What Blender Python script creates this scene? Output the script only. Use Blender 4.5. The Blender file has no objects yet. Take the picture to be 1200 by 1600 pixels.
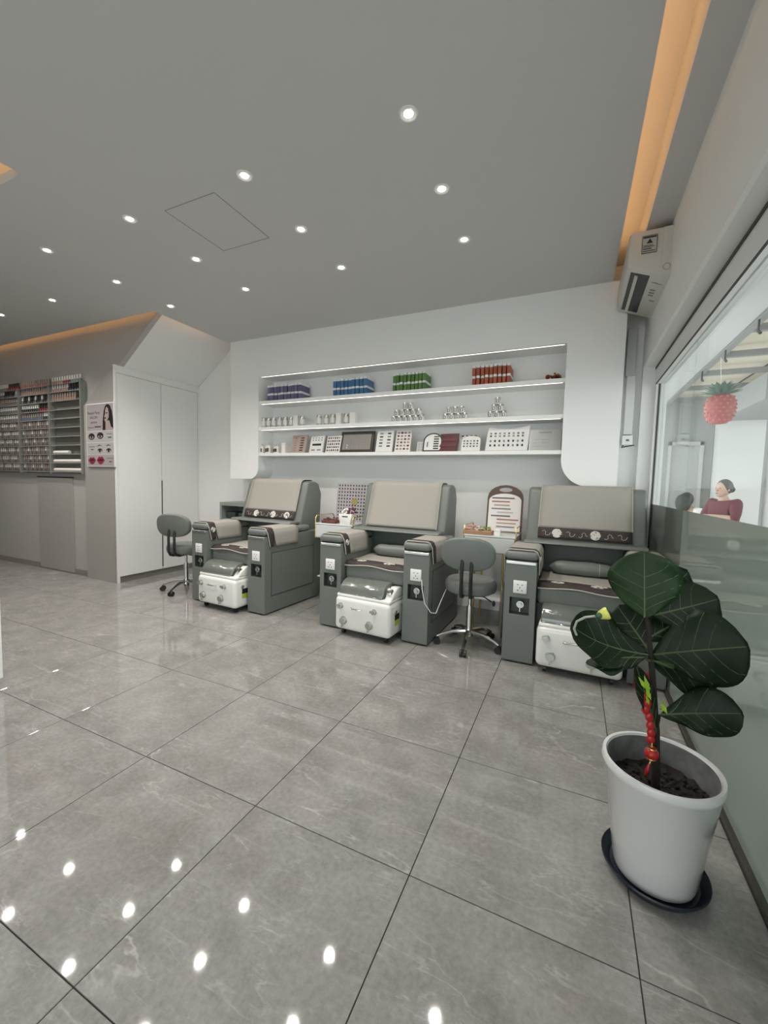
import bpy, bmesh, math, random
from mathutils import Vector, Matrix
random.seed(7)
scene = bpy.context.scene
C = scene.collection
R = math.radians

# ------------------------------------------------------------------ camera
cam_d = bpy.data.cameras.new('camera'); cam = bpy.data.objects.new('camera', cam_d); C.objects.link(cam)
cam_d.sensor_fit = 'VERTICAL'; cam_d.sensor_height = 36.0; cam_d.lens = 641.93 / 1600 * 36.0
cam_d.clip_start = 0.02; cam_d.clip_end = 200
yaw, pitch, roll = R(24.70), R(-3.978), R(1.457)
F = Vector((-math.sin(yaw) * math.cos(pitch), math.cos(yaw) * math.cos(pitch), math.sin(pitch)))
r0 = Vector((math.cos(yaw), math.sin(yaw), 0)); u0 = r0.cross(F)
Rt = r0 * math.cos(roll) + u0 * math.sin(roll); Up = -r0 * math.sin(roll) + u0 * math.cos(roll)
m = Matrix((Rt, Up, -F)).transposed().to_4x4(); m.translation = Vector((0, 0, 1.1826))
cam.matrix_world = m
scene.camera = cam

# ------------------------------------------------------------------ world, exposure
w = bpy.data.worlds.new('overcast_sky'); scene.world = w; w.use_nodes = True
w.node_tree.nodes['Background'].inputs[0].default_value = (0.97, 0.985, 1.0, 1)
w.node_tree.nodes['Background'].inputs[1].default_value = 2.5
scene.view_settings.view_transform = 'Standard'; scene.view_settings.look = 'None'
scene.view_settings.gamma = 1.0; scene.view_settings.use_curve_mapping = False
scene.view_settings.exposure = 0.28
DOWNLIGHT_W = 23.0
COVE = 8.0
LED = 2.4

# ------------------------------------------------------------------ materials
MATS = {}
def mat(name, col=(0.8, 0.8, 0.8), rough=0.5, metal=0.0, noise=0.0, nscale=20, bump=0.0, bscale=80, emit=None, coat=0.0, spec=0.5, trans=0.0):
    if name in MATS: return MATS[name]
    M = bpy.data.materials.new(name); M.use_nodes = True; nt = M.node_tree; b = nt.nodes['Principled BSDF']
    b.inputs['Base Color'].default_value = (*col, 1); b.inputs['Roughness'].default_value = rough
    b.inputs['Metallic'].default_value = metal; b.inputs['Coat Weight'].default_value = coat
    b.inputs['Specular IOR Level'].default_value = spec; b.inputs['Transmission Weight'].default_value = trans
    if emit:
        b.inputs['Emission Color'].default_value = (*emit[0], 1); b.inputs['Emission Strength'].default_value = emit[1]
    tc = nt.nodes.new('ShaderNodeTexCoord')
    if noise > 0:
        n = nt.nodes.new('ShaderNodeTexNoise'); n.inputs['Scale'].default_value = nscale; n.inputs['Detail'].default_value = 4
        nt.links.new(tc.outputs['Object'], n.inputs['Vector'])
        mr = nt.nodes.new('ShaderNodeMapRange'); mr.inputs['To Min'].default_value = 1 - noise; mr.inputs['To Max'].default_value = 1 + noise
        nt.links.new(n.outputs['Fac'], mr.inputs['Value'])
        mx = nt.nodes.new('ShaderNodeMix'); mx.data_type = 'RGBA'; mx.blend_type = 'MULTIPLY'; mx.inputs[0].default_value = 1
        mx.inputs[6].default_value = (*col, 1); nt.links.new(mr.outputs[0], mx.inputs[7]); nt.links.new(mx.outputs[2], b.inputs['Base Color'])
    if bump > 0:
        n2 = nt.nodes.new('ShaderNodeTexNoise'); n2.inputs['Scale'].default_value = bscale
        nt.links.new(tc.outputs['Object'], n2.inputs['Vector'])
        bp = nt.nodes.new('ShaderNodeBump'); bp.inputs['Strength'].default_value = bump; bp.inputs['Distance'].default_value = 0.002
        nt.links.new(n2.outputs['Fac'], bp.inputs['Height']); nt.links.new(bp.outputs[0], b.inputs['Normal'])
    MATS[name] = M; return M

WHITE = mat('white_paint', (0.85, 0.85, 0.835), 0.55, noise=0.02, nscale=3)
PANEL = mat('satin_white_panel', (0.87, 0.87, 0.86), 0.4, noise=0.015, nscale=2)
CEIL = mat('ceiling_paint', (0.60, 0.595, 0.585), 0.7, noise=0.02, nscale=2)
GREYWALL = mat('warm_grey_wall_paint', (0.46, 0.44, 0.42), 0.6, noise=0.02, nscale=3)
GREYPANEL = mat('warm_grey_laminate', (0.38, 0.36, 0.34), 0.35, noise=0.02, nscale=4)
DOORW = mat('white_laminate_door', (0.84, 0.84, 0.83), 0.32, noise=0.01, nscale=3)
GROUT = mat('dark_grout', (0.09, 0.085, 0.08), 0.8)
BASEB = mat('grey_baseboard', (0.25, 0.235, 0.22), 0.4)
SHADOWGAP = mat('dark_gap', (0.05, 0.05, 0.05), 0.8)
LEATHER = mat('sage_grey_leather', (0.158, 0.173, 0.160), 0.42, noise=0.05, nscale=8, bump=0.15, bscale=260)
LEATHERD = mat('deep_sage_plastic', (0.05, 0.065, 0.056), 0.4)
LINEN = mat('beige_linen', (0.355, 0.335, 0.30), 0.85, noise=0.08, nscale=120, bump=0.5, bscale=420)
BAND = mat('dark_brown_brocade', (0.045, 0.032, 0.03), 0.7, noise=0.5, nscale=60)
PIPING = mat('pale_piping', (0.45, 0.43, 0.39), 0.7)
CREAM = mat('cream_embroidery', (0.55, 0.535, 0.50), 0.7, noise=0.1, nscale=90)
EMB = mat('embroidered_emblem', (0.62, 0.60, 0.56), 0.7)
_nt = EMB.node_tree; _n = _nt.nodes.new('ShaderNodeTexNoise'); _n.inputs['Scale'].default_value = 38; _tc = _nt.nodes.new('ShaderNodeTexCoord'); _nt.links.new(_tc.outputs['Object'], _n.inputs['Vector'])
_r = _nt.nodes.new('ShaderNodeValToRGB'); _r.color_ramp.interpolation = 'CONSTANT'; _r.color_ramp.elements[0].color = (.62, .60, .56, 1); _r.color_ramp.elements[1].position = .56; _r.color_ramp.elements[1].color = (.16, .13, .12, 1)
_nt.links.new(_n.outputs['Fac'], _r.inputs[0]); _nt.links.new(_r.outputs[0], _nt.nodes['Principled BSDF'].inputs['Base Color'])
CHROME = mat('chrome', (0.78, 0.78, 0.78), 0.12, 1.0)
STEEL = mat('brushed_steel', (0.68, 0.68, 0.67), 0.3, 1.0)
BLACK = mat('black_plastic', (0.02, 0.02, 0.02), 0.4)
WPLAST = mat('white_gloss_plastic', (0.82, 0.81, 0.78), 0.18, coat=0.4)
SOCK = mat('white_socket_plastic', (0.85, 0.85, 0.84), 0.3)
CLEARPAD = mat('plastic_wrapped_grey_pad', (0.15, 0.165, 0.15), 0.14, noise=0.12, nscale=15, bump=1.0, bscale=22, coat=1.0)
GOLD = mat('gold_wire', (0.72, 0.50, 0.16), 0.3, 1.0)
DIAL = mat('silver_dial', (0.55, 0.56, 0.55), 0.22, 0.9)

def tile_mat():
    M = bpy.data.materials.new('polished_grey_marble_tile'); M.use_nodes = True; nt = M.node_tree; N = nt.nodes.new; L = nt.links.new
    b = nt.nodes['Principled BSDF']; b.inputs['Roughness'].default_value = 0.035; b.inputs['Specular IOR Level'].default_value = 0.5
    geo = N('ShaderNodeNewGeometry'); oi = N('ShaderNodeObjectInfo')
    sc = N('ShaderNodeVectorMath'); sc.operation = 'SCALE'; sc.inputs['Scale'].default_value = 37.0
    cb = N('ShaderNodeCombineXYZ'); L(oi.outputs['Random'], cb.inputs[0]); L(oi.outputs['Random'], cb.inputs[1]); L(cb.outputs[0], sc.inputs[0])
    ad = N('ShaderNodeVectorMath'); ad.operation = 'ADD'; L(geo.outputs['Position'], ad.inputs[0]); L(sc.outputs[0], ad.inputs[1])
    n1 = N('ShaderNodeTexNoise'); n1.inputs['Scale'].default_value = 5; n1.inputs['Detail'].default_value = 8; n1.inputs['Roughness'].default_value = 0.65; L(ad.outputs[0], n1.inputs['Vector'])
    ramp = N('ShaderNodeValToRGB'); ramp.color_ramp.elements[0].position = 0.3; ramp.color_ramp.elements[1].position = 0.75
    ramp.color_ramp.elements[0].color = (0.225, 0.217, 0.207, 1); ramp.color_ramp.elements[1].color = (0.345, 0.336, 0.325, 1); L(n1.outputs['Fac'], ramp.inputs[0])
    # thin light veins: ridge of a stretched, warped noise
    rot = N('ShaderNodeMapping'); rot.inputs['Rotation'].default_value = (0, 0, R(-62)); rot.inputs['Scale'].default_value = (0.75, 2.6, 1); L(ad.outputs[0], rot.inputs['Vector'])
    nv = N('ShaderNodeTexNoise'); nv.inputs['Scale'].default_value = 1.5; nv.inputs['Detail'].default_value = 5; nv.inputs['Distortion'].default_value = 0.5; L(rot.outputs[0], nv.inputs['Vector'])
    s = N('ShaderNodeMath'); s.operation = 'SUBTRACT'; s.inputs[1].default_value = 0.5; L(nv.outputs['Fac'], s.inputs[0])
    a = N('ShaderNodeMath'); a.operation = 'ABSOLUTE'; L(s.outputs[0], a.inputs[0])
    mr = N('ShaderNodeMapRange'); mr.inputs['From Min'].default_value = 0.0; mr.inputs['From Max'].default_value = 0.010; mr.inputs['To Min'].default_value = 1; mr.inputs['To Max'].default_value = 0; L(a.outputs[0], mr.inputs['Value'])
    nm = N('ShaderNodeTexNoise'); nm.inputs['Scale'].default_value = 3.2; nm.inputs['Detail'].default_value = 3; L(ad.outputs[0], nm.inputs['Vector'])
    mk = N('ShaderNodeMapRange'); mk.inputs['From Min'].default_value = 0.48; mk.inputs['From Max'].default_value = 0.66; L(nm.outputs['Fac'], mk.inputs['Value'])
    pr = N('ShaderNodeMath'); pr.operation = 'MULTIPLY'; L(mr.outputs[0], pr.inputs[0]); L(mk.outputs[0], pr.inputs[1])
    p2 = N('ShaderNodeMath'); p2.operation = 'MULTIPLY'; p2.inputs[1].default_value = 0.55; L(pr.outputs[0], p2.inputs[0])
    mx = N('ShaderNodeMix'); mx.data_type = 'RGBA'; L(p2.outputs[0], mx.inputs[0]); L(ramp.outputs[0], mx.inputs[6]); mx.inputs[7].default_value = (0.58, 0.565, 0.55, 1)
    # short hairline scratches of paler stone, two scales
    prev = mx
    for sc_, an, th, st, sd in ((5.5, -70, .016, .40, 3.0), (9.0, -48, .018, .28, 11.0)):
        mp = N('ShaderNodeMapping'); mp.inputs['Rotation'].default_value = (0, 0, R(an)); mp.inputs['Scale'].default_value = (0.55, 2.4, 1); mp.inputs['Location'].default_value = (sd, sd, 0); L(ad.outputs[0], mp.inputs['Vector'])
        nn = N('ShaderNodeTexNoise'); nn.inputs['Scale'].default_value = sc_; nn.inputs['Detail'].default_value = 6; nn.inputs['Distortion'].default_value = .35; L(mp.outputs[0], nn.inputs['Vector'])
        s1 = N('ShaderNodeMath'); s1.operation = 'SUBTRACT'; s1.inputs[1].default_value = 0.5; L(nn.outputs['Fac'], s1.inputs[0])
        a1 = N('ShaderNodeMath'); a1.operation = 'ABSOLUTE'; L(s1.outputs[0], a1.inputs[0])
        m1 = N('ShaderNodeMapRange'); m1.inputs['From Max'].default_value = th; m1.inputs['To Min'].default_value = 1; m1.inputs['To Max'].default_value = 0; L(a1.outputs[0], m1.inputs['Value'])
        n3 = N('ShaderNodeTexNoise'); n3.inputs['Scale'].default_value = sc_ * 1.1; n3.inputs['Detail'].default_value = 2; L(ad.outputs[0], n3.inputs['Vector'])
        k1 = N('ShaderNodeMapRange'); k1.inputs['From Min'].default_value = .50; k1.inputs['From Max'].default_value = .70; k1.inputs['To Max'].default_value = st; L(n3.outputs['Fac'], k1.inputs['Value'])
        p1 = N('ShaderNodeMath'); p1.operation = 'MULTIPLY'; L(m1.outputs[0], p1.inputs[0]); L(k1.outputs[0], p1.inputs[1])
        x1 = N('ShaderNodeMix'); x1.data_type = 'RGBA'; L(p1.outputs[0], x1.inputs[0]); L(prev.outputs[2], x1.inputs[6]); x1.inputs[7].default_value = (0.58, 0.565, 0.55, 1); prev = x1
    gn = N('ShaderNodeTexNoise'); gn.inputs['Scale'].default_value = 55; gn.inputs['Detail'].default_value = 5; gn.inputs['Roughness'].default_value = .7; L(ad.outputs[0], gn.inputs['Vector'])
    gr = N('ShaderNodeMapRange'); gr.inputs['From Min'].default_value = .3; gr.inputs['From Max'].default_value = .7; gr.inputs['To Min'].default_value = .84; gr.inputs['To Max'].default_value = 1.16; L(gn.outputs['Fac'], gr.inputs['Value'])
    gx = N('ShaderNodeMix'); gx.data_type = 'RGBA'; gx.blend_type = 'MULTIPLY'; gx.inputs[0].default_value = 1; L(prev.outputs[2], gx.inputs[6]); L(gr.outputs[0], gx.inputs[7]); prev = gx
    L(prev.outputs[2], b.inputs['Base Color'])
    return M
TILE = tile_mat()

def glass_mat(name, tint, gl=1.0):
    M = bpy.data.materials.new(name); M.use_nodes = True; nt = M.node_tree; N = nt.nodes.new; L = nt.links.new
    nt.nodes.remove(nt.nodes['Principled BSDF']); out = nt.nodes['Material Output']
    t = N('ShaderNodeBsdfTransparent'); t.inputs[0].default_value = (*tint, 1)
    g = N('ShaderNodeBsdfGlossy'); g.inputs['Roughness'].default_value = 0.0; g.inputs[0].default_value = (0.95, 0.97, 0.96, 1)
    fr = N('ShaderNodeFresnel'); ge = N('ShaderNodeNewGeometry'); io = N('ShaderNodeMapRange')   # same index seen from either side of the pane
    io.inputs['To Min'].default_value = 1.13; io.inputs['To Max'].default_value = 1 / 1.13; L(ge.outputs['Backfacing'], io.inputs['Value']); L(io.outputs[0], fr.inputs[0])
    mx = N('ShaderNodeMixShader'); L(fr.outputs[0], mx.inputs[0]); L(t.outputs[0], mx.inputs[1]); L(g.outputs[0], mx.inputs[2]); L(mx.outputs[0], out.inputs[0])
    return M
GLASS = glass_mat('clear_window_glass', (0.93, 0.96, 0.95))
def film_mat():
    M = bpy.data.materials.new('frosted_grey_green_film'); M.use_nodes = True; nt = M.node_tree; N = nt.nodes.new; L = nt.links.new
    nt.nodes.remove(nt.nodes['Principled BSDF']); out = nt.nodes['Material Output']
    d = N('ShaderNodeBsdfDiffuse'); d.inputs[0].default_value = (0.26, 0.29, 0.265, 1)
    tr = N('ShaderNodeBsdfTranslucent'); tr.inputs[0].default_value = (0.36, 0.41, 0.36, 1)
    add = N('ShaderNodeMixShader'); add.inputs[0].default_value = 0.5; L(d.outputs[0], add.inputs[1]); L(tr.outputs[0], add.inputs[2])
    g = N('ShaderNodeBsdfGlossy'); g.inputs['Roughness'].default_value = 0.02
    fr = N('ShaderNodeFresnel'); fr.inputs[0].default_value = 2.0
    mx = N('ShaderNodeMixShader'); L(fr.outputs[0], mx.inputs[0]); L(add.outputs[0], mx.inputs[1]); L(g.outputs[0], mx.inputs[2]); L(mx.outputs[0], out.inputs[0])
    return M
FILM = film_mat()
ACRYL = glass_mat('clear_acrylic', (0.9, 0.92, 0.9))
def emit(name, col, st):
    M = bpy.data.materials.new(name); M.use_nodes = True; nt = M.node_tree
    b = nt.nodes['Principled BSDF']; b.inputs['Base Color'].default_value = (*col, 1); b.inputs['Emission Color'].default_value = (*col, 1); b.inputs['Emission Strength'].default_value = st
    return M
EM_DOWN = emit('downlight_glow', (1.0, 0.96, 0.9), 60)
EM_COVE = emit('warm_cove_led', (1.0, 0.55, 0.22), COVE)
EM_LED = emit('shelf_led', (1.0, 0.93, 0.82), LED)

# ------------------------------------------------------------------ mesh helpers
class B:
    def __init__(s): s.bm = bmesh.new(); s.mi = 0
    def _done(s, faces):
        for f in faces: f.material_index = s.mi
    def mat(s, i): s.mi = i; return s
    def _merge(s, bm2):
        me = bpy.data.meshes.new('tmp'); bm2.to_mesh(me); bm2.free(); n = len(s.bm.faces)
        s.bm.from_mesh(me); bpy.data.meshes.remove(me); s.bm.faces.ensure_lookup_table(); s._done(s.bm.faces[n:]); return s
    def box(s, x0, x1, y0, y1, z0, z1, bev=0.0, seg=2, rot=None, piv=None):
        b = bmesh.new(); bmesh.ops.create_cube(b, size=1.0)
        bmesh.ops.scale(b, vec=(x1 - x0, y1 - y0, z1 - z0), verts=b.verts); bmesh.ops.translate(b, vec=((x0 + x1) / 2, (y0 + y1) / 2, (z0 + z1) / 2), verts=b.verts)
        if bev > 0: bmesh.ops.bevel(b, geom=list(b.edges), offset=bev, segments=seg, profile=0.5, affect='EDGES')
        if rot is not None: bmesh.ops.rotate(b, cent=piv or (0, 0, 0), matrix=rot, verts=b.verts)
        return s._merge(b)
    def prism(s, pts, a0, a1, axis='y', bev=0.0, seg=2):
        b = bmesh.new()
        def P(p, a): return {'y': (p[0], a, p[1]), 'x': (a, p[0], p[1]), 'z': (p[0], p[1], a)}[axis]
        v0 = [b.verts.new(P(p, a0)) for p in pts]; v1 = [b.verts.new(P(p, a1)) for p in pts]; n = len(pts)
        b.faces.new(v0); b.faces.new(v1[::-1])
        for i in range(n): b.faces.new((v0[i], v0[(i + 1) % n], v1[(i + 1) % n], v1[i]))
        bmesh.ops.recalc_face_normals(b, faces=b.faces)
        if bev > 0: bmesh.ops.bevel(b, geom=list(b.edges), offset=bev, segments=seg, profile=0.5, affect='EDGES')
        return s._merge(b)
    def cyl(s, p0, p1, r0, r1=None, seg=16, caps=True):
        r1 = r0 if r1 is None else r1; p0 = Vector(p0); p1 = Vector(p1); d = p1 - p0; b = bmesh.new()
        bmesh.ops.create_cone(b, cap_ends=caps, segments=seg, radius1=r0, radius2=r1, depth=d.length)
        q = Vector((0, 0, 1)).rotation_difference(d.normalized()).to_matrix().to_4x4(); q.translation = (p0 + p1) / 2
        bmesh.ops.transform(b, matrix=q, verts=b.verts); return s._merge(b)
    def tube(s, pts, r, seg=8, radii=None):
        pts = [Vector(p) for p in pts]; b = bmesh.new(); rings = []
        for i, p in enumerate(pts):
            t = (pts[min(i + 1, len(pts) - 1)] - pts[max(i - 1, 0)]).normalized()
            if i == 0: n = t.orthogonal().normalized()
            else: n = (n - t * n.dot(t)).normalized()
            bn = t.cross(n); rr = radii[i] if radii else r
            rings.append([b.verts.new(p + (n * math.cos(2 * math.pi * k / seg) + bn * math.sin(2 * math.pi * k / seg)) * rr) for k in range(seg)])
        for i in range(len(rings) - 1):
            for k in range(seg): b.faces.new((rings[i][k], rings[i][(k + 1) % seg], rings[i + 1][(k + 1) % seg], rings[i + 1][k]))
        b.faces.new(rings[0][::-1]); b.faces.new(rings[-1]); bmesh.ops.recalc_face_normals(b, faces=b.faces); return s._merge(b)
    def lathe(s, prof, c=(0, 0, 0), seg=32, sx=1, sy=1):
        b = bmesh.new(); rings = []
        for (r, z) in prof:
            if r < 1e-6: rings.append([b.verts.new((c[0], c[1], c[2] + z))])
            else: rings.append([b.verts.new((c[0] + r * sx * math.cos(2 * math.pi * k / seg), c[1] + r * sy * math.sin(2 * math.pi * k / seg), c[2] + z)) for k in range(seg)])
        for a_, b_ in zip(rings, rings[1:]):
            for k in range(seg):
                k2 = (k + 1) % seg
                if len(a_) == 1 and len(b_) == 1: continue
                if len(a_) == 1: b.faces.new((a_[0], b_[k2], b_[k]))
                elif len(b_) == 1: b.faces.new((a_[k], a_[k2], b_[0]))
                else: b.faces.new((a_[k], a_[k2], b_[k2], b_[k]))
        bmesh.ops.recalc_face_normals(b, faces=b.faces); return s._merge(b)
    def ball(s, c, rx, ry=None, rz=None, seg=16, rings=10):
        b = bmesh.new(); bmesh.ops.create_uvsphere(b, u_segments=seg, v_segments=rings, radius=1.0)
        bmesh.ops.scale(b, vec=(rx, ry or rx, rz or rx), verts=b.verts); bmesh.ops.translate(b, vec=c, verts=b.verts); return s._merge(b)
    def poly(s, pts):
        f = s.bm.faces.new([s.bm.verts.new(p) for p in pts]); f.material_index = s.mi; return s
    def grid(s, fn, nu, nv):
        vs = [[s.bm.verts.new(fn(i / nu, j / nv)) for j in range(nv + 1)] for i in range(nu + 1)]
        for i in range(nu):
            for j in range(nv):
                f = s.bm.faces.new((vs[i][j], vs[i + 1][j], vs[i + 1][j + 1], vs[i][j + 1])); f.material_index = s.mi
        return s
    def rot(s, ang, axis='Z', cent=(0, 0, 0)):
        bmesh.ops.rotate(s.bm, cent=cent, matrix=Matrix.Rotation(ang, 3, axis), verts=s.bm.verts); return s
    def move(s, v): bmesh.ops.translate(s.bm, vec=v, verts=s.bm.verts); return s
    def mesh(s, name, mats, smooth=False):
        me = bpy.data.meshes.new(name); s.bm.to_mesh(me); s.bm.free()
        for M in (mats if isinstance(mats, (list, tuple)) else [mats]): me.materials.append(M)
        if smooth:
            me.polygons.foreach_set('use_smooth', [True] * len(me.polygons)); me.update()
            me.set_sharp_from_angle(angle=R(40))
        return me
    def obj(s, name, mats, parent=None, smooth=False, loc=None, rz=0.0):
        o = bpy.data.objects.new(name, s.mesh(name, mats, smooth)); C.objects.link(o)
        if parent: o.parent = parent
        if loc: o.location = loc
        o.rotation_euler[2] = rz
        return o
def tag(o, label, cat, group=None):
    o['label'] = label; o['category'] = cat
    if group: o['group'] = group
    return o
def thing(name, label, cat, loc=(0, 0, 0), rz=0.0, group=None):
    o = bpy.data.objects.new(name, None); C.objects.link(o); o.location = loc; o.rotation_euler = (0, 0, rz); o.empty_display_size = 0.05
    return tag(o, label, cat, group)
def struct(o, label=None):
    o['kind'] = 'structure'
    if label: o['label'] = label
    return o
def inst(name, me, parent=None, loc=(0, 0, 0), rz=0.0):
    o = bpy.data.objects.new(name, me); C.objects.link(o); o.location = loc; o.rotation_euler[2] = rz
    if parent: o.parent = parent
    return o
def copy_tree(o, parent=None):
    c = o.copy(); C.objects.link(c); c.parent = parent
    for ch in list(o.children): copy_tree(ch, c)
    return c
def solidify(o, t, off=1.0):
    md = o.modifiers.new('thickness', 'SOLIDIFY'); md.thickness = t; md.offset = off; return o
def text_obj(name, body, size, matr, parent, M4, align='CENTER'):
    cu = bpy.data.curves.new(name + '_curve', 'FONT'); cu.body = body; cu.size = size; cu.align_x = align; cu.extrude = 0.0004
    t = bpy.data.objects.new('tmp_text', cu); C.objects.link(t); dg = bpy.context.evaluated_depsgraph_get()
    me = bpy.data.meshes.new_from_object(t.evaluated_get(dg)); bpy.data.objects.remove(t); bpy.data.curves.remove(cu)
    me.name = name; me.materials.clear(); me.materials.append(matr); me.transform(M4)
    return inst(name, me, parent)

# ------------------------------------------------------------------ room constants
H = 2.77; YB = 3.95; YP = 3.68; YW = 2.90; XW = 0.45; XG = 0.56; T = 0.6; XL = -8.6; YF = -2.6

# floor: dark bed with 135-odd tiles laid on a 0.6 m grid
fl = struct(B().box(XL, 0.62, YF, 4.0, -0.06, -0.006).obj('floor', GROUT), 'polished grey marble tile floor')
tile_me = B().box(-T / 2 + 0.0016, T / 2 - 0.0016, -T / 2 + 0.0016, T / 2 - 0.0016, -0.006, 0.0, bev=0.0008, seg=1).mesh('tile', TILE)
gx0 = (0 - 2.654296) * T; gy0 = (0 + 0.8397) * T
def clip_tile(x0, x1, y0, y1): return B().box(x0 + .0016, x1 - .0016, y0 + .0016, y1 - .0016, -0.006, 0.0).mesh('tile', TILE)
for i in range(-12, 5):
    for j in range(-4, 7):
        x0 = gx0 + i * T; y0 = gy0 + j * T
        if x0 + T < XL or y0 + T < YF or x0 > XG or y0 > YB: continue
        if x0 + T > XG or y0 + T > YB:
            inst('tile', clip_tile(x0, min(x0 + T, XG - 0.02), y0, min(y0 + T, YB)), fl)
        else: inst('tile', tile_me, fl, (x0 + T / 2, y0 + T / 2, 0))

# ceilings: upper slab, dropped plasterboard with slots and a raised tray
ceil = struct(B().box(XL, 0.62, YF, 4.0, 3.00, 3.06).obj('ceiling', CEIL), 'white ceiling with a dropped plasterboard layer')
TX, TY = -2.75, 1.26
b = B()
poly = [(-1.9, YF), (0.19, YF), (0.19, YP), (-3.74, YP), (-3.74, 2.74), (XL, 2.74), (XL, TY), (TX, TY), (TX, YF)]
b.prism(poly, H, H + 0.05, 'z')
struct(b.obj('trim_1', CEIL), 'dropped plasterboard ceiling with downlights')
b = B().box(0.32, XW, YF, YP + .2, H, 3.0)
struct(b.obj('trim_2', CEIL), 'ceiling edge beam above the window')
b = B(); hx0, hx1, hy0, hy1 = -2.30, -1.90, 1.765, 2.22; g = 0.0025
for q in ((hx0, hx1, hy0 - g, hy0 + g), (hx0, hx1, hy1 - g, hy1 + g), (hx0 - g, hx0 + g, hy0, hy1), (hx1 - g, hx1 + g, hy0, hy1)): b.box(*q, H - 0.0012, H + 0.001)
struct(b.obj('trim_3', mat('hatch_gap_grey', (0.3, 0.3, 0.29), .7)), 'square ceiling hatch outline')
# warm LED strips lying on top of the dropped layer, by the slots
def cove(name, label, *bx):
    o = B().box(*bx).obj(name, EM_COVE); tag(o, label, 'light strip'); return o
cove('cove_light_strip', 'warm light strip hidden in the ceiling slot beside the window', 0.155, 0.175, YF, 3.64, H + .051, H + .063)
cove('cove_light_strip', 'warm light strip in the slot above the nail polish rack', XL, -3.8, 2.685, 2.70, H + .051, H + .063)
cove('cove_light_strip', 'warm light strip in the slot over the sloped stair soffit', -3.70, -3.685, 2.78, 3.60, H + .051, H + .063)
cove('cove_light_strip', 'warm light strip round the raised ceiling tray', -2.72, -2.70, YF + .1, TY, H + .051, H + .063)
cove('cove_light_strip', 'warm light strip on the far side of the raised ceiling tray', XL, -2.72, 1.29, 1.31, H + .051, H + .063)

# walls
struct(B().box(-5.2, 0.62, YB, YB + 0.1, 0, 3.0).obj('wall_back', WHITE), 'white back wall behind the chairs')
struct(B().box(XL - .1, XL, YF, YB, 0, 3.0).obj('wall_left', GREYWALL), 'far left wall')
struct(B().box(XL, -3.2, YF - .1, YF, 0, 3.0).box(0.35, 0.62, YF - .1, YF, 0, 3.0).box(-3.2, .35, YF - .1, YF, 2.45, 3.0).obj('wall_front', WHITE), 'wall with the glazed shop entrance behind the viewer')
w2 = struct(B().box(-3.2, -3.14, YF - .08, YF - .02, 0, 2.45).box(.29, .35, YF - .08, YF - .02, 0, 2.45).box(-3.14, .29, YF - .08, YF - .02, 2.39, 2.45).box(-1.45, -1.39, YF - .08, YF - .02, 0, 2.39).obj('window_2', mat('white_window_frame', (0.80, 0.80, 0.79), 0.35)), 'glazed shop entrance behind the viewer')
for a0, a1 in ((-3.14, -1.45), (-1.39, .29)): B().box(a0, a1, YF - .055, YF - .045, 0, 2.39).obj('pane', GLASS, w2)
struct(B().box(-9, .62, -9, YF - .1, -.12, -.02).obj('ground_entrance', mat('pale_concrete', (.48, .48, .465), .8, noise=.05, nscale=2)), 'pale concrete ground outside the entrance')
# display wall with its sloping right edge under the stair
def soff(x): return 2.385 + (x + 4.53) * 0.745
b = B().prism([(XL, 0), (-5.09, 0), (-5.09, soff(-5.09)), (-3.70, soff(-3.70)), (-3.70, 3.0), (XL, 3.0)], YW, YW + 0.06, 'y')
struct(b.obj('wall_display', GREYWALL), 'warm grey wall with the nail polish rack')
b = B().prism([(-5.2, soff(-5.2)), (-3.70, soff(-3.70)), (-3.70, 3.0), (-5.2, 3.0)], YW + .06, YB, 'y')
struct(b.obj('wall_soffit', WHITE), 'sloped white stair soffit above the cupboard')
struct(B().box(XL, -6.16, YW - .012, YW, 0, 0.065)  .box(-5.40, -5.09, YW - .012, YW, 0, 0.065).obj('baseboard_left', BASEB), 'low grey baseboard under the polish rack')
b = B().box(-6.155, -5.41, YW - .012, YW, 0.012, 1.15, bev=.002, seg=1)
d1 = struct(b.obj('door_1', GREYPANEL), 'low grey storage door below the polish rack')
B().box(-6.165, -5.40, YW - .013, YW, 1.15, 1.165).obj('door_top_gap', SHADOWGAP, d1)
# right wall above the window and end pier
struct(B().prism([(XW, 2.16), (XW + .012, 2.148), (0.62, 2.145), (0.62, 3.0), (XW, 3.0)], YF, YB, 'y').box(XW, .62, 3.87, YB, 0, 2.15).obj('wall_right', WHITE), 'white wall above the shop window')

# wall bump-out with the shelf niche (legs with rounded inner corners)
px0, px1, nx0, nx1 = -3.71, 0.30, -3.29, -0.11
def leg(xo, xi, side):
    pts = [(xo, H), (xo, 1.195)]; r = 0.16 if side > 0 else 0.11
    for k in range(9):
        a = k / 8 * math.pi / 2
        pts.append((xi + (-side) * (-1) * r - (-1) * side * 0 + (-side) * r * math.sin(a) * 1.0, 1.195 + r - r * math.cos(a)))
    return pts
b = B()
def legpts(xo, xi, r):
    s = 1 if xi > xo else -1
    pts = [(xo, H), (xo, 1.195)]
    for k in range(11):
        a = k / 10 * math.pi / 2; pts.append((xi - s * r + s * r * math.sin(a), 1.195 + r - r * math.cos(a)))
    pts.append((xi, H)); return pts
b.prism(legpts(px0, nx0, .13), YP, YB, 'y'); b.prism(legpts(px1, nx1, .22), YP, YB, 'y'); b.box(nx0, nx1, YP, YB, 2.345, H)
niche = struct(b.obj('wall_niche', PANEL), 'white floating wall surround with a lit shelf niche')
B().box(nx0, nx1, YB - .012, YB, 1.47, 2.345).obj('niche_back', PANEL, niche)
SZ = [2.075, 1.785, 1.492]     # shelf tops
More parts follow.
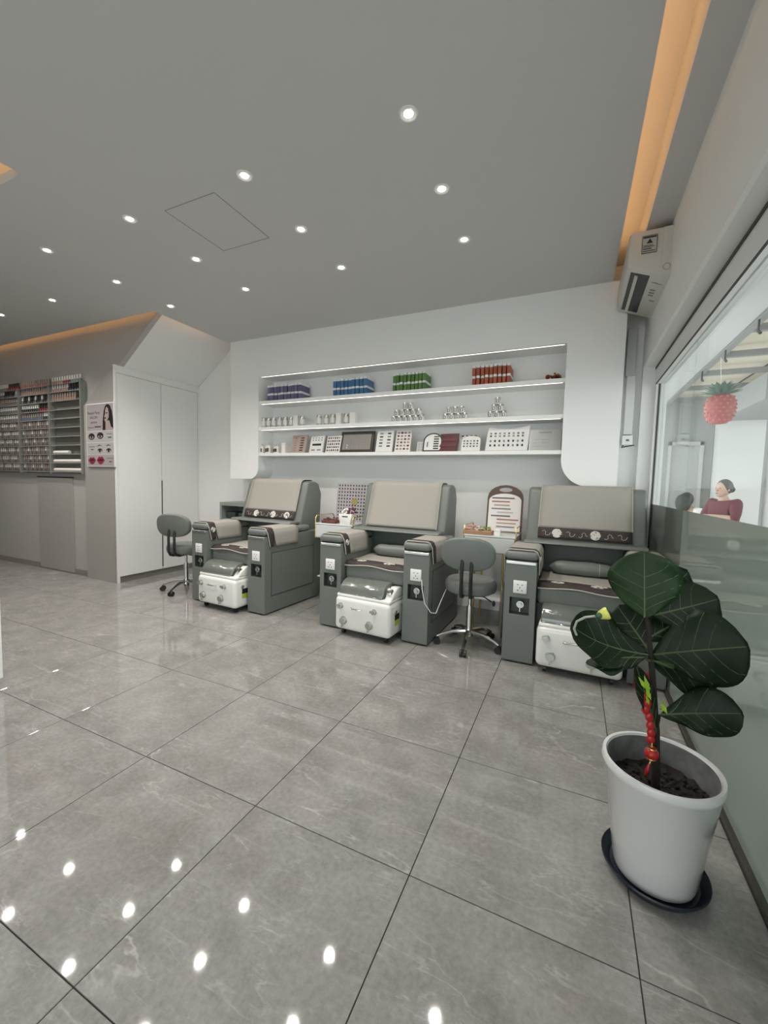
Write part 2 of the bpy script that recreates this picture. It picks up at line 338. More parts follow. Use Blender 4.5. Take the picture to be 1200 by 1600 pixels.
for z in SZ:
    B().box(nx0, nx1, YP + .012, YB - .012, z - .034, z, bev=.002, seg=1).obj('shelf', PANEL, niche)
for z in (2.345, SZ[0] - .034, SZ[1] - .034):
    B().box(nx0 + .02, nx1 - .02, YP + .030, YP + .034, z - .002, z).obj('led_strip', EM_LED, niche)

# cupboard under the stair
cup = thing('tall_cupboard', 'tall white two-door cupboard built under the sloped stair soffit', 'cupboard', (-4.85, 3.4, 0))
def rel(o, b_): return b_.move((-o.location.x, -o.location.y, -o.location.z))
rel(cup, B().prism([(-5.085, 0), (-4.55, 0), (-4.55, soff(-4.55)), (-5.085, soff(-5.085))], 2.85, 2.895, 'y')).obj('side_panel', GREYPANEL, cup)
rel(cup, B().box(-4.56, -4.53, 2.85, 2.872, 0, 2.38).box(-4.56, -4.53, 2.872, YB, 2.30, 2.38).box(-4.56, -4.53, 3.925, YB, .07, 2.30)).obj('frame', DOORW, cup)
rel(cup, B().box(-4.60, -4.565, 2.872, 3.94, 0, .07)).obj('toe_kick', BASEB, cup)
for y0, y1 in ((2.875, 3.397), (3.403, 3.922)):
    rel(cup, B().box(-4.552, -4.532, y0, y1, .072, 2.297, bev=.002, seg=1)).obj('door', DOORW, cup)
rel(cup, B().box(-4.533, -4.5305, 3.393, 3.407, .10, 1.15)).obj('handle_groove', SHADOWGAP, cup)
rel(cup, B().box(-4.90, -4.62, 2.93, 3.93, .07, 2.2)).obj('carcass', DOORW, cup)

# ------------------------------------------------------------------ shop window
FR = mat('white_window_frame', (0.80, 0.80, 0.79), 0.35)
GASK = mat('dark_gasket', (0.05, 0.05, 0.05), .6)
SEAM = 2.77
win = struct(B().box(.535, .60, YF, 3.87, 2.0, 2.145).box(.535, .60, 3.80, 3.87, 0.0, 2.0).obj('window_1', FR), 'large fixed shop window beside the chairs')
B().box(.53, .536, YF, 3.87, 2.128, 2.143).box(.53, .536, YF, 3.80, 1.998, 2.006).box(.55, .562, 3.793, 3.80, .03, 2.0).obj('gasket', GASK, win)
for (a0, a1) in ((YF, SEAM - .002), (SEAM + .002, 3.795)):
    B().box(XG, XG + .010, a0, a1, .025, 2.0).obj('pane', GLASS, win)
    B().box(XG - .0015, XG, a0, a1, .025, 1.075).obj('frosted_film', FILM, win)
B().box(XG - .018, XG + .028, YF, 3.80, 0, .025).obj('floor_channel', mat('dark_metal_channel', (.10, .095, .08), .35, .6), win)

# ------------------------------------------------------------------ downlights
dl_ring = B().lathe([(.020, .004), (.034, -.004), (.041, -.003), (.043, 0)], seg=24).mesh('trim_ring', WPLAST, True)
dl_lens = B().lathe([(0, -.0005), (.0205, -.0005)], seg=24).mesh('lens', EM_DOWN)
XS = [-0.73, -1.65, -2.575, -3.48, -4.40, -5.30, -6.2]; YS = [1.735, 2.225, 2.74, -1.4]  # last row is unseen, added behind the camera for extra illumination
ordn = ['first', 'second', 'third', 'fourth', 'fifth', 'sixth', 'seventh', 'eighth', 'ninth', 'tenth', 'eleventh', 'twelfth', 'thirteenth']
rown = {0: 'in the front row nearest the camera', 1: 'in the middle row', 2: 'in the row nearest the shelves', }
for jy, y in enumerate(YS):
    for ix, x in enumerate(XS):
        if jy == 2 and ix > 3: continue
        if x < TX + .1 and y < TY: continue
        if jy == 2: y = 2.72
        if jy > 2: lab = 'added unseen downlight behind the viewer, %s from the window in the %s row back' % (ordn[ix], 'first')
        else: lab = 'round recessed ceiling downlight, %s from the window %s' % (ordn[ix], rown[jy])
        t = thing('downlight', lab, 'downlight', (x, y, H), 0, 'recessed ceiling downlights')
        inst('trim_ring', dl_ring, t); inst('lens', dl_lens, t)
        ld = bpy.data.lights.new('downlight_beam', 'SPOT'); ld.energy = DOWNLIGHT_W; ld.color = (1, .95, .88); ld.spot_size = R(125); ld.spot_blend = .7; ld.shadow_soft_size = .03
        lo = bpy.data.objects.new('downlight_beam', ld); C.objects.link(lo); lo.parent = t; lo.location = (0, 0, -.012)

# ------------------------------------------------------------------ pedicure chairs
HW = 0.47
def arm_body(x0, x1):
    b = B(); y0, y1, z0, z1 = 0.0, 0.80, 0.012, 0.695
    cx = (x0 + x1) / 2; rx0, rx1, rz0, rz1, rd = cx - .062, cx + .062, .335, .445, .055
    bm = b.bm
    def q(*p): b.poly(p)
    o = [(x0, y0, z0), (x1, y0, z0), (x1, y0, z1), (x0, y0, z1)]; i = [(rx0, y0, rz0), (rx1, y0, rz0), (rx1, y0, rz1), (rx0, y0, rz1)]
    k = [(p[0], rd, p[2]) for p in i]
    for n in range(4): m_ = (n + 1) % 4; q(o[n], o[m_], i[m_], i[n])
    b.mat(1)
    for n in range(4): m_ = (n + 1) % 4; q(i[n], i[m_], k[m_], k[n])
    q(*k); b.mat(0)
    p = [(c[0], y1 if n > 1 else y1, c[2]) for n, c in enumerate(o)]
    q(p[3], p[2], p[1], p[0])
    for n in range(4): m_ = (n + 1) % 4; q(o[m_], o[n], p[n], p[m_])
    bmesh.ops.remove_doubles(bm, verts=bm.verts, dist=1e-5); bmesh.ops.recalc_face_normals(bm, faces=bm.faces)
    return b
def make_chair(loc, rz, label):
    t = thing('pedicure_chair', label, 'chair', loc, rz, 'pedicure chairs along the back wall')
    for sgn in (-1, 1):
        x0, x1 = (-HW, -HW + .20) if sgn < 0 else (HW - .20, HW)
        cx = (x0 + x1) / 2
        a = arm_body(x0, x1).obj('armrest', [LEATHER, LEATHERD], t)
        md = a.modifiers.new('bevel', 'BEVEL'); md.width = .006; md.segments = 2; md.limit_method = 'ANGLE'
        B().box(x0 - .004, x1 + .004, -.008, .62, .700, .757, bev=.024, seg=4).obj('arm_pad', LEATHER, a, True)
        B().box(x0 + .006, x1 - .006, -.006, .004, .672, .690, bev=.002, seg=1).obj('silver_strip', STEEL, a)
        # stitched side panel: a shallow raised frame
        xs = x0 - .003 if sgn < 0 else x1 + .003; xi = x0 if sgn < 0 else x1
        B().box(min(xs, xi), max(xs, xi), .085, .68, .165, .545, bev=.0012, seg=1).obj('side_panel', LEATHER, a)
        gx0_, gx1_ = min(xs, xi) - .0005, max(xs, xi) + .0005
        B().box(gx0_, gx1_, .079, .085, .159, .551).box(gx0_, gx1_, .68, .686, .159, .551).box(gx0_, gx1_, .079, .686, .545, .551).box(gx0_, gx1_, .079, .686, .159, .165).obj('panel_seam', LEATHERD, a)
        pl = B().box(cx - .043, cx + .043, -.008, .001, .478, .564, bev=.004, seg=2).obj('socket_plate', SOCK, a, True)
        s = B()
        for dx, dz, ww, hh in ((-.014, .016, .012, .004), (.014, .016, .012, .004), (0, -.004, .004, .012), (-.013, -.022, .010, .005), (.013, -.022, .010, .005)):
            s.box(cx + dx - ww / 2, cx + dx + ww / 2, -.0088, -.007, .521 + dz - hh / 2, .521 + dz + hh / 2)
        s.obj('socket_holes', BLACK, pl)
        k = B().cyl((cx + .004, .055, .40), (cx + .004, .012, .40), .026, .024, 20).cyl((cx + .004, .012, .40), (cx + .004, -.004, .40), .014, .012, 16).box(cx + .001, cx + .007, .006, .012, .352, .382)
        k.obj('dial', DIAL, a, True)
    xi = HW - .2
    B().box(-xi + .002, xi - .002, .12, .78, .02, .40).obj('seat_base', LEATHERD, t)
    B().box(-xi + .003, xi - .003, .055, .70, .405, .540, bev=.032, seg=4).obj('seat_cushion', LEATHER, t, True)
    # back cushion: leaning block with deep side wings
    B().prism([(.545, .78), (.535, .60), (.62, .44), (.86, .44), (.90, 1.06), (.85, 1.165), (.80, 1.185), (.70, 1.185), (.665, 1.165)], -.405, .405, 'x', bev=.022, seg=3).obj('backrest', LEATHER, t, True)
    B().prism([(.395, .772), (.42, .762), (.60, .768), (.60, .790), (.42, .790)], -.40, .40, 'x', bev=.006, seg=2).obj('back_lip', LEATHER, t, True)
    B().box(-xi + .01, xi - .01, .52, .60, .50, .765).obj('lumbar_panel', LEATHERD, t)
    for x in (-.40, .40):
        B().cyl((x - .012, .80, .03), (x + .012, .80, .03), .03, seg=16).obj('caster', BLACK, t)
    return t
def curls(b, fx, n, L_, w_, y):
    # meander line of the brocade; fx(u,v)->point
    for k in range(n):
        c = (k + .5) / n; w2 = .36 / n
        path = [(-1, .30), (-.55, .22), (-.2, .34), (-.3, .56), (.1, .70), (.5, .62), (.62, .42), (1, .40)] if k % 2 else [(-1, .62), (-.5, .72), (-.15, .58), (-.25, .36), (.15, .26), (.7, .34), (1, .55)]
        b.tube([fx(c + w2 * p, q) for p, q in path], .0018, 5)
def covers(loc, rz, who, bandlow=False):
    # back cover
    t = thing('back_cover', 'beige linen towel over the backrest of %s' % who, 'towel', loc, rz, 'linen chair covers')
    hw0 = .302 if 'window' in who else .325
    top = [(.845, 1.06), (.855, 1.16), (.83, 1.197), (.80, 1.2), (.70, 1.2), (.657, 1.178)]
    def prof(u):
        # polyline by arc length from the top back down to the bottom front
        P_ = top + [(.535, .80 if not bandlow else .80)]
        ds = [math.dist(P_[i], P_[i + 1]) for i in range(len(P_) - 1)]; tot = sum(ds); s_ = u * tot
        for i, d in enumerate(ds):
            if s_ <= d + 1e-9: f = s_ / d; return (P_[i][0] + (P_[i + 1][0] - P_[i][0]) * f, P_[i][1] + (P_[i + 1][1] - P_[i][1]) * f)
            s_ -= d
        return P_[-1]
    ub = 1.0 if bandlow else .885
    def fn(u, v):
        y, z = prof(u * ub); return ((v - .5) * 2 * (hw0 + .012 * u), y - .004, z)
    solidify(B().grid(fn, 36, 12).obj('linen', LINEN, t, True), .006, 0)
    if not bandlow:
        def fb(u, v):
            y, z = prof(ub + u * (1 - ub)); return ((v - .5) * 2 * (hw0 + .012), y - .004, z)
        bd = B().grid(fb, 4, 12).obj('border_band', BAND, t, True); solidify(bd, .006, 0)
        e = B()
        for c in (-.17, .06, .24) if 'cupboard' in who else (-.18, .08):
            u = .5; y, z = prof(ub + u * (1 - ub)); d = Vector((0, -.13, .38)).normalized(); nrm = Vector((0, -.38, -.13)).normalized() * -1
            p = Vector((c, y - .006, z)); n = Vector((0, -.95, .31))
            B().cyl(p, p + n * .004, .036, .034, 20).obj('emblem', EMB, bd, True)
        e = B(); curls(e, lambda a, v: (lambda yz: ((a - .5) * 1.96 * hw0, yz[0] - .009, yz[1]))(prof(ub + (1 - ub) * (1 - v))), 7, 1, 1, 0); e.obj('curl_embroidery', CREAM, bd)
    for sx in (-1, 1):
        B().tube([(sx * (hw0 + .012 * k / 24), prof(k / 24 * ub)[0] - .007, prof(k / 24 * ub)[1]) for k in range(6, 25)], .0035, 6).obj('piping', PIPING, t)
    # seat cover
    t = thing('seat_cover', 'beige linen seat pad with dark brocade edge on %s' % who, 'seat pad', loc, rz, 'linen chair covers')
    xi = HW - .205
    def wav(v, a): return .006 * math.sin(v * 9 + a)
    def fs(u, v): return ((v - .5) * 2 * xi, .52 - u * .36, .546 + .006 * math.sin(v * 3.1) + .003 * math.sin(u * 7 + v * 5))
    solidify(B().grid(fs, 10, 14).obj('linen', LINEN, t, True), .006, 0)
    def fb(u, v):
        y = .16 - u * .115; z = .546 + .006 * math.sin(v * 3.1) + .003 * math.sin(7 + v * 5)
        if u > .75: z -= (u - .75) * .10 + wav(v, 1) * (u - .75) * 4
        return ((v - .5) * 2 * xi, y + wav(v, 2) * u, z)
    bd = B().grid(fb, 8, 20).obj('border_band', BAND, t, True); solidify(bd, .006, 0)
    B().tube([Vector(fb(1, k / 20)) + Vector((0, -.002, .001)) for k in range(21)], .005, 6).obj('piping', PIPING, bd)
    for c in (-.14, .10): B().lathe([(0, .004), (.04, .003), (.042, 0)], (c, .115, .553), 20, 1.15, .8).obj('emblem', EMB, bd, True)
    # arm covers
    for sgn, nm in ((-1, 'left'), (1, 'right')):
        t = thing('arm_cover', 'brocade-edged towel over the %s armrest of %s' % (nm, who), 'towel', loc, rz, 'linen chair covers')
        cx = sgn * (HW - .10); hw = .108
        cr = [(-hw - .004, .60), (-hw - .002, .72), (-hw + .012, .752), (-hw + .03, .762), (hw - .03, .762), (hw - .012, .752), (hw + .002, .72), (hw + .004, .60)]
        def fp(u, v, y0, y1):
            s_ = u * (len(cr) - 1); i = min(int(s_), len(cr) - 2); f = s_ - i
            x = cr[i][0] + (cr[i + 1][0] - cr[i][0]) * f; z = cr[i][1] + (cr[i + 1][1] - cr[i][1]) * f
            drop = max(0, .74 - z) / .14
            return (cx + x, y0 + (y1 - y0) * v + .035 * drop * (1 - v) * (1 if y0 < .05 else 1) , z + .004)
        solidify(B().grid(lambda u, v: fp(u, v, .095, .43), 28, 6).obj('linen', LINEN, t, True), .006, 0)
        bd = B().grid(lambda u, v: fp(u, v, .02, .10), 28, 3).obj('border_band', BAND, t, True); solidify(bd, .006, 0)
        B().tube([fp(k / 28, 0, .019, .1) for k in range(29)], .0045, 6).obj('piping', PIPING, bd)
        e = B()
        e.cyl((cx - sgn * (hw + .001), .068, .70), (cx - sgn * (hw + .011), .068, .70), .026, .024, 16); e.obj('emblem', EMB, bd, True)

def make_tub(loc, rz, label):
    t = thing('foot_spa_tub', label, 'foot spa', loc, rz, 'white foot spa tubs')
    body = B().box(-.245, .245, -.06, .40, .045, .305, bev=.035, seg=5).obj('tub_body', WPLAST, t, True)
    B().box(-.235, .235, -.045, .38, .296, .326, bev=.012, seg=3).obj('tub_rim', WPLAST, t, True)
    # half round pad wrapped in clear plastic
    pts = [(-.035, .325)]
    for k in range(13):
        a = math.pi - k / 12 * math.pi * .62; pts.append((.105 + .135 * math.cos(a), .325 + .105 * math.sin(a)))
    pts += [(.30, .40), (.30, .325)]
    B().prism(pts, -.225, .165, 'x', bev=.010, seg=3).obj('foot_pad', CLEARPAD, t, True)
    B().prism([(-.02, .32), (.02, .37), (.09, .405), (.28, .39), (.28, .32)], .17, .235, 'x', bev=.012, seg=3).obj('pad_end', WPLAST, t, True)
    B().box(.178, .222, -.006, .05, .355, .400, bev=.008, rot=Matrix.Rotation(R(-30), 3, 'X'), piv=(.2, .02, .37)).obj('chrome_latch', CHROME, t, True)
    for (x, z, r) in ((-.185, .235, .021), (.115, .235, .018), (-.155, .125, .027), (.075, .125, .027)):
        k = B().cyl((x, -.058, z), (x, -.066, z), r * 1.15, seg=20).cyl((x, -.066, z), (x, -.088, z), r, r * .85, 20)
        if r > .025: k.box(x - .004, x + .004, -.092, -.07, z - .045, z + .004)
        else: k.box(x - .024, x + .004, -.092, -.08, z - .004, z + .012)
        k.obj('knob', DIAL, t, True)
    B().tube([(-.085, -.058, .232), (-.085, -.075, .232), (-.075, -.08, .230), (-.005, -.08, .230), (.005, -.075, .232), (.005, -.058, .232)], .0055, 8).obj('handle', CHROME, t, True)
    B().cyl((.243, .02, .235), (.256, .02, .235), .016, seg=16).obj('side_knob', DIAL, t, True)
    B().box(.2445, .2462, .02, .09, .17, .215).obj('sticker', BLACK, t)
    B().box(.2445, .2462, .02, .09, .128, .168).obj('sticker', mat('lime_sticker', (.45, .55, .06), .5), t)
    for x in (-.19, .19):
        for y in (.0, .33): B().cyl((x - .01, y, .023), (x + .01, y, .023), .023, seg=14).box(x - .014, x + .014, y - .012, y + .012, .03, .05).obj('caster', BLACK, t)
    return t

CH = [((-2.865, 2.79, 0), R(-3), 'sage leather pedicure chair nearest the tall white cupboard', 'the chair nearest the tall cupboard'),
      ((-1.385, 2.80, 0), R(-1), 'sage leather pedicure chair in the middle of the three', 'the middle chair'),
      ((0.079, 2.82, 0), 0.0, 'sage leather pedicure chair beside the shop window', 'the chair beside the window')]
for n, (loc, rz, lab, who) in enumerate(CH):
    make_chair(loc, rz, lab); covers(loc, rz, who, bandlow=(n == 1))
make_tub((-2.875, 2.735, 0), R(-3), 'white foot spa tub in front of the chair nearest the tall cupboard')
make_tub((-1.40, 2.745, 0), R(-4), 'white foot spa tub in front of the middle chair')
make_tub((0.075, 2.79, 0), R(-1), 'white foot spa tub in front of the chair beside the window, behind the fig plant')
def pillow(loc, rz, label):
    b = B(); n = 14
    def fn(u, v):
        a = u * 2 * math.pi; x = (v - .5) * .44; k = (1 - abs(2 * v - 1) ** 6) * .9 + .1
        return (x, .055 * math.cos(a) * k, .052 * math.sin(a) * k * (1 + .05 * math.sin(v * 14)))
    o = B().grid(fn, 16, 20).obj('lumbar_pillow', LEATHER, None, True, loc, rz); tag(o, label, 'pillow', 'rolled lumbar pillows')
    B().tube([Vector(fn(k / 16, .74)) * 1.01 for k in range(17)], .002, 5).obj('seam', PIPING, o)
pillow((-1.36, 3.235, .604), R(-2), 'rolled sage pillow lying on the seat of the middle chair')
pillow((.085, 3.26, .604), R(1), 'rolled sage pillow lying on the seat of the chair beside the window')
# white charging cable on the middle chair
tag(B().tube([(-.968, 2.788, .494), (-.955, 2.765, .43), (-.93, 2.76, .33), (-.885, 2.775, .265), (-.855, 2.80, .26), (-.84, 2.85, .33), (-.82, 2.95, .43)], .0028, 6).obj('charging_cable', SOCK), 'thin white charging cable looping from the middle chair socket', 'cable')

# ------------------------------------------------------------------ stools
def make_stool(loc, rz, label):
    t = thing('salon_stool', label, 'stool', loc, rz, 'rolling salon stools')
    B().lathe([(0, .405), (.155, .405), (.18, .42), (.188, .45), (.184, .485), (.165, .503), (0, .508)], seg=32).obj('seat', LEATHER, t, True)
    # oval back pad, faces +y (sitter), carried by two bars at -y
    b = B(); P_ = []
    for k in range(28):
        a = 2 * math.pi * k / 28; c, s_ = math.cos(a), math.sin(a)
        P_.append((.188 * math.copysign(abs(c) ** .75, c), .712 + .118 * math.copysign(abs(s_) ** .8, s_)))
    b.prism(P_, -.235, -.185, 'y', bev=.018, seg=3)
    for v in b.bm.verts: v.co.y += (v.co.x ** 2) * .9 - (v.co.z - .712) * .12
    b.obj('backrest', LEATHER, t, True)
    for x in (-.032, .032):
        B().tube([(x, -.195, .70), (x, -.222, .62), (x, -.222, .45), (x, -.20, .412), (x, -.15, .398), (x, -.03, .398)], .0125, 8).obj('back_bar', BLACK, t, True)
    B().cyl((0, 0, .30), (0, 0, .402), .0125, seg=16).obj('gas_rod', CHROME, t, True)
    B().cyl((0, 0, .11), (0, 0, .30), .022, seg=20).obj('column', CHROME, t, True)
    B().tube([(.02, 0, .385), (.10, .03, .365), (.15, .05, .33)], .005, 6).ball((.165, .055, .318), .012, .012, .022).obj('lever', BLACK, t, True)
    B().cyl((0, 0, .075), (0, 0, .125), .036, .030, 20).obj('hub', CHROME, t, True)
    for k in range(5):
        a = k * 2 * math.pi / 5 - math.pi / 2; d = Vector((math.cos(a), math.sin(a), 0))
        arm = B().tube([d * .02 + Vector((0, 0, .105)), d * .12 + Vector((0, 0, .100)), d * .20 + Vector((0, 0, .075)), d * .235 + Vector((0, 0, .058))], .014, 8, [.018, .015, .012, .012]).obj('base_arm', CHROME, t, True)
        n = Vector((-d.y, d.x, 0)); c = d * .235 + Vector((0, 0, .025))
        B().cyl(c + n * .008, c + n * .022, .025, seg=18).cyl(c - n * .022, c - n * .008, .025, seg=18).box(c.x - .008, c.x + .008, c.y - .008, c.y + .008, .02, .055).obj('caster', BLACK, arm, True)
    return t
make_stool((-.655, 2.985, 0), R(4), 'rolling sage stool between the middle chair and the window chair')
make_stool((-3.665, 3.02, 0), R(14), 'rolling sage stool beside the tall white cupboard')

# ------------------------------------------------------------------ side tables and what stands on them
TABW = mat('pale_grey_lacquer', (.62, .64, .63), .3)
def side_table(loc, label):
    t = thing('side_table', label, 'side table', loc, 0, 'side tables between the chairs')
    B().box(-.205, .205, 0, .36, .77, .785, bev=.003, seg=1).obj('table_top', TABW, t)
    B().box(-.20, .20, .012, .36, .64, .77).obj('drawer_case', TABW, t)
    d = B().box(-.196, .196, 0, .012, .648, .766, bev=.003, seg=1).obj('drawer', TABW, t)
    B().cyl((0, 0, .707), (0, -.016, .707), .006, seg=12).ball((0, -.02, .707), .010).obj('knob', BLACK, d, True)
    for sx in (-1, 1):
        x = sx * .205
        B().tube([(x, .01, .64), (x, .01, .83), (x, .03, .855), (x, .33, .855), (x, .35, .83), (x, .35, .64)], .0045, 8).obj('gold_rail', GOLD, t, True)
        for y in (.03, .33): B().cyl((x * .55, y, 0), (x * .55, y, .64), .009, seg=10).obj('leg', GOLD, t, True)
    B().box(-.19, .19, .03, .34, .25, .262).obj('lower_shelf', TABW, t)
    return t
side_table((-2.065, 3.335, 0), 'pale side table with gold rails left of the middle chair')
side_table((-.60, 3.335, 0), 'pale side table with gold rails behind the rolling stool')
# lattice board
t = thing('lattice_board', 'grey perforated lattice board with a round gold badge standing by the middle chair', 'board', (-2.05, 3.66, .787))
LAT = mat('grey_lattice_plastic', (.40, .375, .39), .5)
w_, h_, n_, m_ = .36, .375, 11, 11
b = B(); cwid = w_ / n_; chei = h_ / m_; bar = .0175
for i in range(n_ + 1): b.box(-w_ / 2 + i * cwid - bar / 2, -w_ / 2 + i * cwid + bar / 2, 0, .008, 0, h_)
for j in range(m_ + 1): b.box(-w_ / 2, w_ / 2, .0005, .0075, j * chei - bar / 2 + bar / 2, j * chei + bar)
b.rot(R(-6), 'X').obj('lattice', LAT, t)
B().box(-w_ / 2 - .012, w_ / 2 + .012, .009, .014, 0, h_ + .016).rot(R(-6), 'X').obj('backing', mat('charcoal_backing', (.05, .045, .05), .7), t)
B().cyl((.02, -.004, .20), (.02, .0, .20), .035, seg=24).rot(R(-6), 'X').obj('badge', mat('dull_gold', (.5, .38, .16), .4, .6), t)
# basket with flowers
t = thing('white_basket', 'small white plastic basket holding white and purple flowers', 'basket', (-1.945, 3.395, .785))
b = B(); b.prism([(-.055, 0), (.055, 0), (.07, .10), (-.07, .10)], -.045, .045, 'y', bev=.004, seg=2); b.obj('basket_body', WPLAST, t, True)
B().box(-.03, .03, -.047, -.044, .07, .083, bev=.001, seg=1).obj('hand_hole', mat('hole_grey', (.12, .12, .12), .7), t)
FLW = mat('white_flowers', (.78, .76, .74), .7); FLP = mat('purple_flowers', (.12, .03, .06), .7)
b = B()
for k in range(14): b.ball((random.uniform(-.05, .02), random.uniform(-.03, .03), random.uniform(.10, .15)), random.uniform(.008, .014), seg=8, rings=6)
b.obj('white_blossom', FLW, t, True)
b = B()
for k in range(12): b.ball((random.uniform(.01, .09), random.uniform(-.03, .04), random.uniform(.10, .16)), random.uniform(.009, .016), seg=8, rings=6)
b.obj('purple_blossom', FLP, t, True)
# red brown tray and little bits
t = thing('wooden_tray', 'reddish brown tray with dried petals on the side table left of the middle chair', 'tray', (-2.14, 3.42, .785))
B().box(-.075, .075, -.06, .06, 0, .028, bev=.003, seg=1).obj('tray_body', mat('red_brown_wood', (.13, .045, .025), .5, noise=.3), t)
b = B()
for k in range(24): b.ball((random.uniform(-.065, .065), random.uniform(-.05, .05), random.uniform(.03, .052)), .011, .011, .008, 8, 6)
b.obj('petals', mat('dark_red_petals', (.16, .05, .07), .8, noise=.4, nscale=40), t, True)
t = thing('craft_box', 'shallow tan box filled with coloured trimmings behind the rolling stool', 'box', (-.70, 3.40, .785))
B().box(-.115, .115, -.055, .055, 0, .032, bev=.003, seg=1).obj('box_body', mat('tan_box', (.40, .22, .13), .6), t)
for nm, cl in (('pink_trimming', (.55, .25, .22)), ('green_trimming', (.22, .26, .06)), ('pale_trimming', (.55, .5, .45))):
    b = B(); o0 = {'pink_trimming': -.05, 'green_trimming': .05, 'pale_trimming': 0}[nm]
    for k in range(10): b.ball((o0 + random.uniform(-.045, .045), random.uniform(-.04, .04), random.uniform(.035, .065)), .013, .010, .007, 8, 6)
    b.obj(nm, mat(nm, cl, .7), t, True)
t = thing('paper_cup_block', 'small white cardboard cube on the side table behind the stool', 'box', (-.545, 3.40, .785))
B().box(-.024, .024, -.024, .024, 0, .05, bev=.002, seg=1).obj('cube_body', SOCK, t); B().box(-.0245, .0245, -.0245, .0245, .034, .036).obj('lid_seam', mat('grey_line', (.5, .5, .5), .6), t)
# colour chart paddle with a handle
def arch(w_, h_, r_, n=10):
    pts = [(-w_ / 2, 0), (w_ / 2, 0)]
    for k in range(n + 1):
        a = k / n * math.pi; pts.append((w_ / 2 * math.cos(a), h_ - r_ + r_ * math.sin(a)))
    return pts
INK = mat('black_ink', (.03, .03, .03), .6); PRT = mat('chart_paper', (.78, .74, .71), .5)
t = thing('colour_chart_paddle', 'white nail colour chart paddle with a dark brown arched handle', 'chart', (-.535, 3.62, .80))
b = B(); outer = arch(.30, .40, .11); inner = [(.055 * math.cos(2 * math.pi * k / 20), .358 + .02 * math.sin(2 * math.pi * k / 20)) for k in range(20)]
bm = b.bm; vo = [bm.verts.new((p[0], 0, p[1])) for p in outer]; vi = [bm.verts.new((p[0], 0, p[1])) for p in inner]
es = [bm.edges.new((L_[i], L_[(i + 1) % len(L_)])) for L_ in (vo, vi) for i in range(len(L_))]
bmesh.ops.triangle_fill(bm, use_beauty=True, edges=es)
gm = bmesh.ops.extrude_face_region(bm, geom=list(bm.faces)); bmesh.ops.translate(bm, vec=(0, .012, 0), verts=[v for v in gm['geom'] if isinstance(v, bmesh.types.BMVert)])
bmesh.ops.recalc_face_normals(bm, faces=bm.faces)
LEAN = R(-9)
b.rot(LEAN, 'X').obj('paddle_back', mat('dark_brown_board', (.10, .06, .045), .5), t)
B().prism(arch(.27, .325, .06), -.004, .0, 'y').rot(LEAN, 'X').obj('paddle_face', PRT, t)
cols = [(.10, .08, .08), (.35, .12, .09), (.45, .30, .22), (.2, .2, .22), (.55, .45, .40)]
for r_ in range(9):
    b = B(); z = .285 - r_ * .031; x = -.11 + random.choice((0, .02, .05)); e_ = x + random.uniform(.13, .19)
    while x < min(e_, .115): b.box(x, x + .008, -.006, -.004, z - .006, z + .006); x += .0095
    b.rot(LEAN, 'X').obj('swatch_row', mat('swatch_%d' % (r_ % 5), cols[r_ % 5], .4), t)
# grey open cube shelf left behind the first chair
t = thing('cube_cabinet', 'small grey open-fronted cabinet behind the left armrest by the cupboard', 'cabinet', (-3.60, 3.60, 0))
GC = mat('grey_green_cabinet', (.26, .29, .27), .5)
B().box(-.20, -.17, 0, .30, 0, .915).box(.17, .20, 0, .30, 0, .915).box(-.17, .17, 0, .30, .875, .915).box(-.17, .17, 0, .30, 0, .72).box(-.17, .17, .28, .30, .72, .875).obj('carcass', GC, t)
B().box(-.16, -.02, .06, .2, .72, .80, bev=.01).ball((.06, .12, .765), .07, .06, .045).obj('dark_pouch', LEATHERD, t, True)

# ------------------------------------------------------------------ shelf goods
def slim_boxes(name, cols_, x0, n, pitch, zs, lab, grp, y0, wfirst=None):
    M1 = mat(name + '_a', cols_[0], .45); M2 = mat(name + '_b', cols_[1], .45)
    h = .088; dpt = .17
    me = []
    for M in (M1, M2):
        b = B(); b.mat(0).box(-pitch / 2 + .004, pitch / 2 - .004, 0, dpt, 0, h - .022, bev=.002, seg=1); b.mat(1).box(-pitch / 2 + .0045, pitch / 2 - .0045, .001, dpt, h - .0225, h, bev=.002, seg=1)
        me.append(b.mesh(name, [M, SOCK]))
    for lay in range(2):
        for k in range(n):
            o = inst(name, me[(k + lay) % 2], None, (x0 + (k + .5) * pitch + random.uniform(-.001, .001), y0 + random.uniform(0, .018), zs + lay * (h + .0005)))
            tag(o, lab % (ordn[k], 'upper' if lay else 'lower'), 'box', grp)
slim_boxes('purple_box', ((.13, .115, .21), (.17, .155, .27)), -3.215, 10, .047, SZ[0], 'slim purple box, %s from the left in the %s layer on the top shelf', 'purple boxes', YP + .045)
slim_boxes('blue_box', ((.05, .15, .32), (.07, .19, .37)), -2.345, 9, .045, SZ[0], 'slim blue box, %s from the left in the %s layer on the top shelf', 'blue boxes', YP + .045)
slim_boxes('green_box', ((.09, .20, .045), (.12, .25, .06)), -1.665, 9, .0385, SZ[0], 'slim green box, %s from the left in the %s layer on the top shelf', 'green boxes', YP + .045)
slim_boxes('orange_box', ((.36, .075, .03), (.43, .10, .045)), -.885, 9, .0375, SZ[0], 'slim orange-red box, %s from the left in the %s layer on the top shelf', 'orange boxes', YP + .045)
t = thing('lucky_ornament', 'small dark red and gold ornament at the right end of the top shelf', 'ornament', (-.205, YP + .13, SZ[0]))
OR = mat('dark_red_resin', (.16, .025, .012), .25, noise=.3, nscale=40); OG = mat('old_gold', (.42, .26, .07), .3, .9)
b = B()
for k in range(16): b.ball((random.uniform(-.055, .055), random.uniform(-.03, .03), random.uniform(.018, .05)), random.uniform(.012, .02), seg=8, rings=6)
